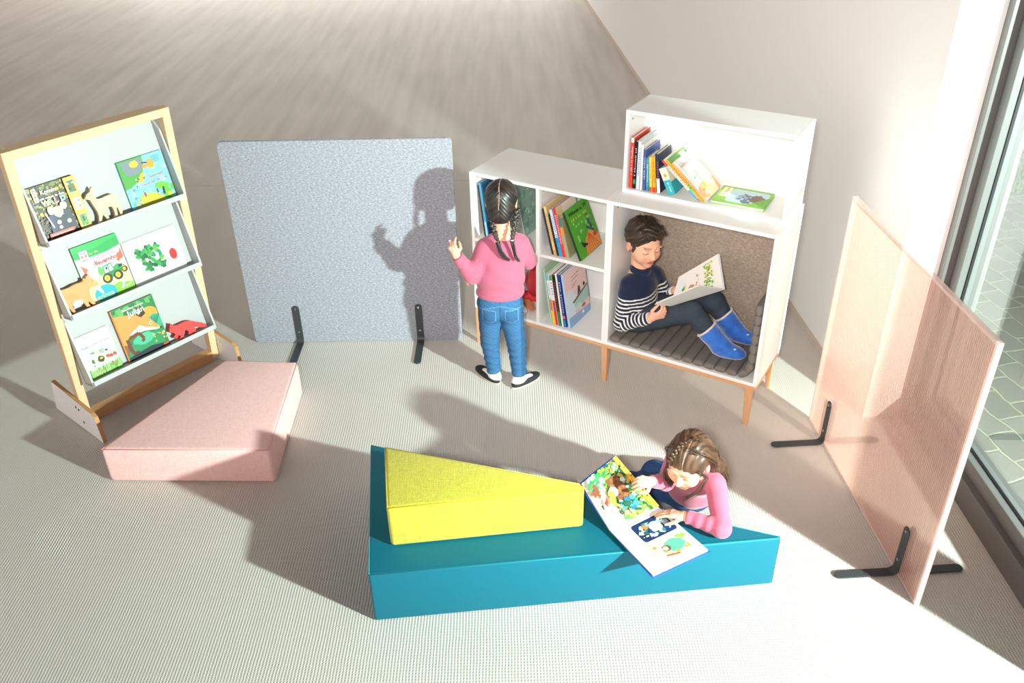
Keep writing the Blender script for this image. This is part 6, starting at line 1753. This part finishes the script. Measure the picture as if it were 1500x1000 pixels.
def girl_reading():
    t = thing('person', 'seated child with long brown hair and pink ribbed top, leaning over the teal block', 'person', Matrix.Translation((0.75, 2.88, 0)))
    H = Head((0.680, 2.685, 0.462), (-0.54, -0.74, -0.34), 1.06, tilt=(0.0, 0.0, 1.0))
    S = Solid(); H.build(S)
    nb = np.array((0.724, 2.752, 0.392))
    S.cap(H.p(0, -0.02, -0.05), nb, 0.040, 0.044, k=0.02)
    f = nrm((-0.6, -0.7, 0)); s = np.array((f[1], -f[0], 0)) * -1; rot = [s, f, (0, 0, 1)]
    S.ell((0.735, 2.765, 0.33), (0.09, 0.062, 0.10), rot=rot, k=0.03).ell((0.745, 2.84, 0.20), (0.088, 0.07, 0.11), rot=rot, k=0.04).ell((0.75, 2.89, 0.11), (0.095, 0.085, 0.075), k=0.03)
    s1, e1, w1 = np.array((0.786, 2.650, 0.366)), np.array((0.785, 2.483, 0.2910)), np.array((0.655, 2.555, 0.292))
    s2, e2, w2 = np.array((0.655, 2.800, 0.385)), np.array((0.610, 2.735, 0.310)), np.array((0.535, 2.668, 0.372))
    S.cap(nb - np.array([0, 0, 0.02]), s1, 0.045, 0.038, k=0.02).cap(s1, e1, 0.034, 0.029).cap(e1, w1, 0.028, 0.019)
    S.cap(nb - np.array([0, 0, 0.02]), s2, 0.045, 0.038, k=0.02).cap(s2, e2, 0.034, 0.029).cap(e2, w2, 0.028, 0.019)
    hand(S, w1, (-0.80, 0.28, -0.02), (-0.1, -0.15, -1), (-0.2, -0.8, 0), 0.93, curl=0.22, spread=0.05, thumb=0.1)
    hand(S, w2, (-0.55, -0.45, 0.42), (-0.55, 0.1, -0.5), (0.3, -0.4, 0.6), 0.9, curl=0.75, thumb=0.6)
    legs = (((0.70, 2.92, 0.100), (0.505, 2.985, 0.085), (0.70, 3.085, 0.045), (0.80, 3.10, 0.035)), ((0.80, 2.93, 0.100), (0.62, 3.06, 0.085), (0.80, 3.12, 0.045), (0.88, 3.10, 0.035)))
    for a, b, c, d in legs: S.cap(a, b, 0.055, 0.042).cap(b, c, 0.040, 0.026).cap(c, d, 0.024, 0.02)
    solid('body', S, 0.0028, M_SKIN, t, base=SKIN, paint=lambda V, C: H.paint(V, C, hair=(0.12, 0.07, 0.04)))
    J = np.array(hx('#33507c'))
    S = Solid(); S.ell((0.75, 2.895, 0.115), (0.108, 0.098, 0.090), k=0.03)
    for a, b, c, d in legs: S.cap(a, b, 0.066, 0.052, k=0.02, wr=(0.002, 80, 1)).cyl(b, c, 0.050, 0.036, k=0.012, wr=(0.002, 90, 0.2), e=0.008).ell(b, 0.051, k=0.01)
    S.cyl((0.6, 3, -0.2), (0.6, 3, 0.004), 0.6, op='sub', k=0.001)
    solid('jeans', S, 0.0035, M_DENIM, t, base=J)
    K = np.array(hx('#c4667f'))
    S = Solid()
    S.ell((0.733, 2.762, 0.335), (0.112, 0.080, 0.100), rot=rot, k=0.03).ell((0.742, 2.82, 0.23), (0.106, 0.086, 0.11), rot=rot, k=0.04).ell((0.746, 2.86, 0.165), (0.108, 0.094, 0.06), rot=rot, k=0.03)
    S.cap(s1 + np.array((-0.02, 0.03, 0.004)), s2 + np.array((0.02, -0.02, 0.004)), 0.038, 0.038, k=0.03)
    S.cap(s1, e1, 0.0415, 0.0355, k=0.02, wr=(0.0014, 85, 0.4)).ell(e1, 0.034, k=0.012).cyl(e1, e1 + (w1 - e1) * 0.95, 0.035, 0.0265, k=0.014, wr=(0.0021, 150, 0.9), e=0.006)
    S.cap(s2, e2, 0.041, 0.036, k=0.02).ell(e2, 0.034, k=0.012).cyl(e2, e2 + (w2 - e2) * 0.93, 0.034, 0.026, k=0.012, wr=(0.002, 120, 0.2), e=0.006)
    S.ell(nb + np.array((-0.012, -0.015, 0.025)), (0.053, 0.050, 0.030), op='sub', k=0.006)
    def rib(V, C):
        C[:] = K
        a = (V - nb) @ s
        m = np.sin(a * 1300) > 0.3; C[m] = K * 0.93
        return C
    solid('ribbed_top', S, 0.0026, M_CLOTH, t, paint=rib)
    # long hair with a parting and a twisted front strand
    A1, A2 = np.array(hx('#33241a')), np.array(hx('#644530'))
    col = streaky(A1, A2, lambda V: np.abs(H.loc(V)[:, 0] - 0.01) * 9 + np.sin(H.loc(V)[:, 1] * 20) * 0.3 + H.loc(V)[:, 2] * 2, 18)
    S = Solid()
    H.ell(S, (0, -0.016, 0.026), (0.079, 0.094, 0.086), c=col)
    H.ell(S, (0, -0.050, -0.040), (0.070, 0.056, 0.070), c=col, k=0.03)
    H.ell(S, (0, 0.094, -0.042), (0.068, 0.072, 0.080), op='sub', k=0.015)
    hc = [H.p(-0.05, -0.06, -0.02), (0.775, 2.735, 0.455), (0.815, 2.715, 0.40)]
    # hair falling over the shoulder (image right)
    sd = 1 if (H.R @ np.array((1, 0, 0))) > 0 else -1
    X = sd
    S.chain([H.p(X * 0.06, -0.045, 0.01), H.p(X * 0.072, -0.050, -0.05), (0.795, 2.705, 0.425), (0.832, 2.690, 0.365)], [0.032, 0.030, 0.026, 0.012], k=0.02, c=col)
    S.chain([H.p(-X * 0.064, -0.02, 0.0), H.p(-X * 0.072, -0.01, -0.05), (0.612, 2.705, 0.39), (0.625, 2.705, 0.34)], [0.022, 0.018, 0.018, 0.010], k=0.02, c=col)
    H.ell(S, (X * 0.083, 0.004, -0.018), (0.020, 0.022, 0.028), op='sub', k=0.006)
    def ph(V, C):
        L = H.loc(V); x, y, z = L.T
        m = (np.abs(x - X * 0.012) < 0.0020) & (y > -0.03) & (z > 0.03); C[m] = C[m] * 0.4 + SKIN * 0.5
        return C
    def dh(Xg, Y, Z):
        x = (Xg - H.c[0]) * H.R[0] + (Y - H.c[1]) * H.R[1] + (Z - H.c[2]) * H.R[2]
        y = (Xg - H.c[0]) * H.F[0] + (Y - H.c[1]) * H.F[1] + (Z - H.c[2]) * H.F[2]
        return 0.0013 * np.sin(300 * np.abs(x) + 60 * y) + 0.002 * np.exp(-((x - X * 0.012 * 1.06) / 0.004) ** 2)
    solid('hair', S, 0.0025, M_HAIR, t, paint=ph, disp=dh)
    hm = [mat('light_brown_hair_a', tuple(A1), rough=0.4), mat('light_brown_hair_b', tuple(A2), rough=0.4), mat('light_brown_hair_c', hx('#54392a'), rough=0.4)]
    side = [[H.p(X * 0.03, 0.02, 0.108), H.p(X * 0.085, -0.02, 0.03), H.p(X * 0.084, -0.035, -0.045), (0.80, 2.690, 0.43), (0.836, 2.680, 0.36)],
            [H.p(X * 0.02, -0.03, 0.114), H.p(X * 0.075, -0.065, 0.02), H.p(X * 0.075, -0.07, -0.05), (0.815, 2.712, 0.43), (0.842, 2.700, 0.35)]]
    strands('side_hair', side, 60, 0.007, 0.0013, hm, t, seed=6)
    fr = [[H.p(X * 0.062, 0.045, 0.03), H.p(X * 0.078, 0.028, -0.02), (0.735, 2.612, 0.425), (0.700, 2.592, 0.375), (0.655, 2.600, 0.338)]]
    strands('front_lock', fr, 34, 0.0045, 0.0010, hm, t, seed=7)
    bk = [[H.p(-X * 0.03, 0.02, 0.105), H.p(-X * 0.082, 0.0, 0.03), H.p(-X * 0.078, 0.0, -0.05), (0.600, 2.690, 0.385), (0.622, 2.690, 0.33)]]
    strands('far_side_hair', bk, 50, 0.006, 0.0012, hm, t, seed=8)
    S = Solid()
    pts = [H.p(-X * 0.010, 0.000, 0.112), H.p(-X * 0.020, 0.028, 0.104), H.p(-X * 0.030, 0.052, 0.088), H.p(-X * 0.038, 0.068, 0.064)]
    for i in range(12):
        k = i / 11 * 3; j = min(int(k), 2); q = pts[j] + (pts[j + 1] - pts[j]) * (k - j)
        q2 = q + H.R * 0.005 * (1 if i % 2 else -1)
        S.ell(q2, 0.0075, k=0.002, c=col)
    solid('twisted_strand', S, 0.002, M_HAIR, t)
girl_reading()

def girls_book():
    C_, D_, E_, F_ = Vector((.364, 2.508, .2685)), Vector((.565, 2.632, .2705)), Vector((.718, 2.402, .262)), Vector((.496, 2.284, .2605))
    A_, B_ = Vector((.408, 2.803, .388)), Vector((.262, 2.669, .367))
    t = thing('picture_book', 'large open picture book with colourful forest pages lying on the teal block', 'book', Matrix.Translation(C_))
    blue = mat('blue_starry_cover', hx('#1e62b8'), rough=0.35)
    right = [C_, F_, E_, D_]; left = [D_, A_, B_, C_]
    # covers a little larger than the pages
    def grow(P4, a, fixed):
        p = [Vector(q) for q in P4]; c = sum(p, Vector()) / 4
        return [q if i in fixed else q + (q - c).normalized() * a for i, q in enumerate(p)]
    rc = grow(right, 0.012, (0, 3))
    n = (rc[1] - rc[0]).cross(rc[3] - rc[0]).normalized()
    if n.z < 0: n = -n
    o, nn = quad_board('cover', [q - n * 0.0066 for q in rc], 0.0025, blue, t)
    quad_board('pages', right, 0.0062, M_PAGES, t, n)
    A = Art(0.27, 0.24, seed=12)       # x from spine to edge, y from lower (F side) ... upper
    # corners order (0,0)=C (1,0)=F (1,1)=E (0,1)=D
    A.rect(0, 0, 1, 1, '#f3efe6')
    def pic(x0, y0, x1, y1, bg, cols, n_):
        A.rrect(x0, y0, x1, y1, 0.05, bg); A.scatter(x0 + 0.05, y0 + 0.05, x1 - 0.05, y1 - 0.05, n_, 0.045, cols)
    pic(0.10, 0.30, 0.47, 0.95, '#16305e', ['#1c3f7a', '#8fb4c8', '#2a5a54', '#c8d8de', '#14264c', '#3a7a6c'], 46)
    A.ell(0.38, 0.42, 0.015, 0.03, '#f0d890'); A.scatter(0.28, 0.35, 0.44, 0.6, 12, 0.006, ['#f4f0d8']); A.ell(0.22, 0.5, 0.05, 0.045, '#c8814a', jit=0.3); A.ell(0.28, 0.66, 0.10, 0.12, '#b4ccd6', jit=0.3)
    pic(0.53, 0.28, 0.88, 0.92, '#d8dcc4', ['#c8cfa8', '#e8a844', '#8ab04a', '#dfe2d0', '#e88a3a'], 34)
    A.ell(0.70, 0.66, 0.11, 0.17, '#5aa890', jit=0.2); A.ell(0.70, 0.50, 0.055, 0.07, '#6a4a38', jit=0.3); A.ell(0.70, 0.48, 0.04, 0.045, '#d8c0a8'); A.line([(0.82, 0.40), (0.86, 0.62)], 0.008, '#a8602c')
    for k in range(9): A.line([(0.12 + 0.035 * k, 0.06), (0.12 + 0.035 * k, 0.24)], 0.0016, '#8a8880')
    for k in range(9): A.line([(0.56 + 0.035 * k, 0.06), (0.56 + 0.035 * k, 0.22)], 0.0016, '#8a8880')
    quad_art('page_print', A, right, n, 0.0003, t)
    lc = grow(left, 0.010, (0, 3))
    n = (left[1] - left[0]).cross(left[3] - left[0]).normalized()
    if n.y > 0: n = -n
    if (Vector((0, 0, CAM_H)) - C_).dot(n) < 0: n = -n
    o, nn = quad_board('cover', [q - n * 0.0095 for q in lc], 0.003 if True else 0, blue, t)
    quad_board('pages', left, 0.0085, M_PAGES, t, n)
    A = Art(0.26, 0.24, seed=21)       # (0,0)=D spine top, (1,0)=A, (1,1)=B, (0,1)=C
    A.rect(0, 0, 1, 1, '#e9e4c4'); A.scatter(0.0, 0.0, 1.0, 0.62, 170, 0.06, ['#3c7a3c', '#2a5f3a', '#5a9a48', '#24485c', '#8f9a4a', '#c8a84a'])
    A.rect(0.0, 0.0, 0.93, 0.16, '#2c6a3c'); A.scatter(0.1, 0.0, 1, 0.55, 120, 0.05, ['#2c7a3c', '#3f9a48', '#1f5a34', '#8ab83a', '#24485c', '#6aa84a'])
    A.rect(0.36, 0.28, 0.78, 0.56, '#7a4c2c'); A.scatter(0.38, 0.3, 0.76, 0.54, 16, 0.04, ['#6a3c22', '#8f5c36', '#5a3420']); A.ell(0.55, 0.55, 0.09, 0.10, '#b9bec4', jit=0.1); A.ell(0.52, 0.62, 0.09, 0.07, '#c8894a')
    A.poly([(0, 0), (1, 0), (1, 0.10), (0, 0.12)], '#e5a83a'); A.scatter(0.0, 0.01, 1, 0.11, 34, 0.018, ['#2a2c2c', '#f0c860', '#c87a2c'])
    A.scatter(0.2, 0.14, 0.95, 0.26, 26, 0.035, ['#a8aeb4', '#8a9096', '#c8ccd0', '#6a8a3c', '#e0922c'])
    A.scatter(0.12, 0.3, 0.34, 0.62, 40, 0.045, ['#1f5a3c', '#2a6a8a', '#3f86b0', '#184a34', '#e8e6b0']); A.scatter(0.75, 0.6, 0.98, 0.9, 40, 0.045, ['#2f8a44', '#dfe8e4', '#4aa85a', '#b9d4cc'])
    A.ell(0.42, 0.68, 0.08, 0.05, '#e0a83a'); A.poly([(0.44, 0.78), (0.36, 0.84), (0.46, 0.86), (0.52, 0.76)], '#c83a30'); A.ell(0.34, 0.86, 0.035, 0.03, '#e8b890'); A.poly([(0.44, 0.90), (0.36, 0.93), (0.46, 0.95)], '#2c3440'); A.line([(0.4, 0.7), (0.25, 0.6)], 0.010, '#e0a83a')
    A.scatter(0.6, 0.82, 0.85, 0.98, 14, 0.04, ['#24583c', '#1a4430', '#8a4a34'])
    for k in range(7): A.line([(0.08 + 0.03 * k, 0.62), (0.08 + 0.03 * k, 0.9)], 0.0014, '#8f8a76')
    quad_art('page_print', A, left, n, 0.0003, t)
    # spine of the cover
    bm = bmesh.new(); tube(bm, [C_ - Vector((0, 0, 0.0115)), D_ - Vector((0, 0, 0.0115))], 0.005, 8, flat=0.8); done('spine', bm, blue, t)
girls_book()
# ------------------------------------------------------------------ light
HOR, LEFT, FRONT, ZEN = 0.16, 1.15, 0.55, 0.06
def lights():
    w = bpy.data.worlds.new('sky'); SC.world = w; w.use_nodes = True
    nt = w.node_tree; N, L = nt.nodes, nt.links
    bg = N['Background']
    tc = N.new('ShaderNodeTexCoord'); sp_ = N.new('ShaderNodeSeparateXYZ'); L.new(tc.outputs['Generated'], sp_.inputs[0])
    def rng(v, a, b_, c, d):
        m = N.new('ShaderNodeMapRange'); m.interpolation_type = 'SMOOTHSTEP'
        for i, q in zip(('From Min', 'From Max', 'To Min', 'To Max'), (a, b_, c, d)): m.inputs[i].default_value = q
        L.new(v, m.inputs['Value']); return m.outputs[0]
    def mul(a, b_, op='MULTIPLY'):
        m = N.new('ShaderNodeMath'); m.operation = op
        for i, q in enumerate((a, b_)):
            if isinstance(q, (int, float)): m.inputs[i].default_value = q
            else: L.new(q, m.inputs[i])
        return m.outputs[0]
    band = rng(sp_.outputs[2], 0.35, 0.75, 1.0, 0.0)        # bright horizon, dim overhead
    left = rng(sp_.outputs[0], 0.3, -0.8, 0.0, 1.0)          # brighter from the glazed left side of the hall
    front = rng(sp_.outputs[1], 0.1, -0.8, 0.0, 1.0)         # and from the camera side, a glow added to brighten the fronts
    s_ = mul(mul(band, mul(mul(mul(left, LEFT), mul(front, FRONT), 'ADD'), HOR, 'ADD')), ZEN, 'ADD')
    bg.inputs['Color'].default_value = (1.0, 0.89, 0.83, 1); L.new(s_, bg.inputs['Strength'])
    l = bpy.data.lights.new('studio_lamp', 'SPOT')
    l.energy = 3300; l.color = (0.87, 1.0, 0.97); l.shadow_soft_size = 0.07
    l.spot_size = math.radians(104); l.spot_blend = 1.0
    o = bpy.data.objects.new('studio_lamp', l); COL.objects.link(o)
    o.location = (3.4, 0.1, 1.92)
    d = Vector((-0.5, 4.2, 0.7)) - Vector(o.location)
    o.rotation_euler = d.to_track_quat('-Z', 'Y').to_euler()
    # daylight from windows at the far end of the room
    a = bpy.data.lights.new('far_window_light', 'AREA'); a.shape = 'RECTANGLE'; a.size = 10; a.size_y = 1.6
    a.energy = 50; a.color = (1.0, 0.97, 0.93)
    ao = bpy.data.objects.new('far_window_light', a); COL.objects.link(ao)
    ao.location = (-1.6, 16.8, 0.75)
    d = Vector((-1.6, 9, 0.8)) - Vector(ao.location)
    ao.rotation_euler = d.to_track_quat('-Z', 'Y').to_euler()
lights()
def far_floor_fill():  # unseen area lamp, added to brighten the far end of the floor
    a = bpy.data.lights.new('far_floor_fill', 'AREA'); a.shape = 'RECTANGLE'; a.size = 11; a.size_y = 2.0
    a.energy = 130; a.color = (1.0, 0.97, 0.94)
    ao = bpy.data.objects.new('far_floor_fill', a); COL.objects.link(ao)
    ao.location = (-2.4, 15.8, 2.3)
far_floor_fill()
def front_light():
    a = bpy.data.lights.new('photographer_flash', 'SPOT'); a.shadow_soft_size = 0.12
    a.energy = 640; a.color = (1.0, 0.95, 0.90); a.spot_size = math.radians(56); a.spot_blend = 1.0
    ao = bpy.data.objects.new('photographer_flash', a); COL.objects.link(ao)
    ao.location = (-0.25, -0.35, 2.95)
    ao.rotation_euler = (Vector((0.6, 4.4, 0.9)) - Vector(ao.location)).to_track_quat('-Z', 'Y').to_euler()
front_light()
vs = SC.view_settings
vs.view_transform = 'Standard'; vs.look = 'None'; vs.gamma = 1.0; vs.exposure = 0.07; vs.use_curve_mapping = False
SC.cycles.use_denoising = True
SC.cycles.max_bounces = 8
SC.cycles.transparent_max_bounces = 16
pass
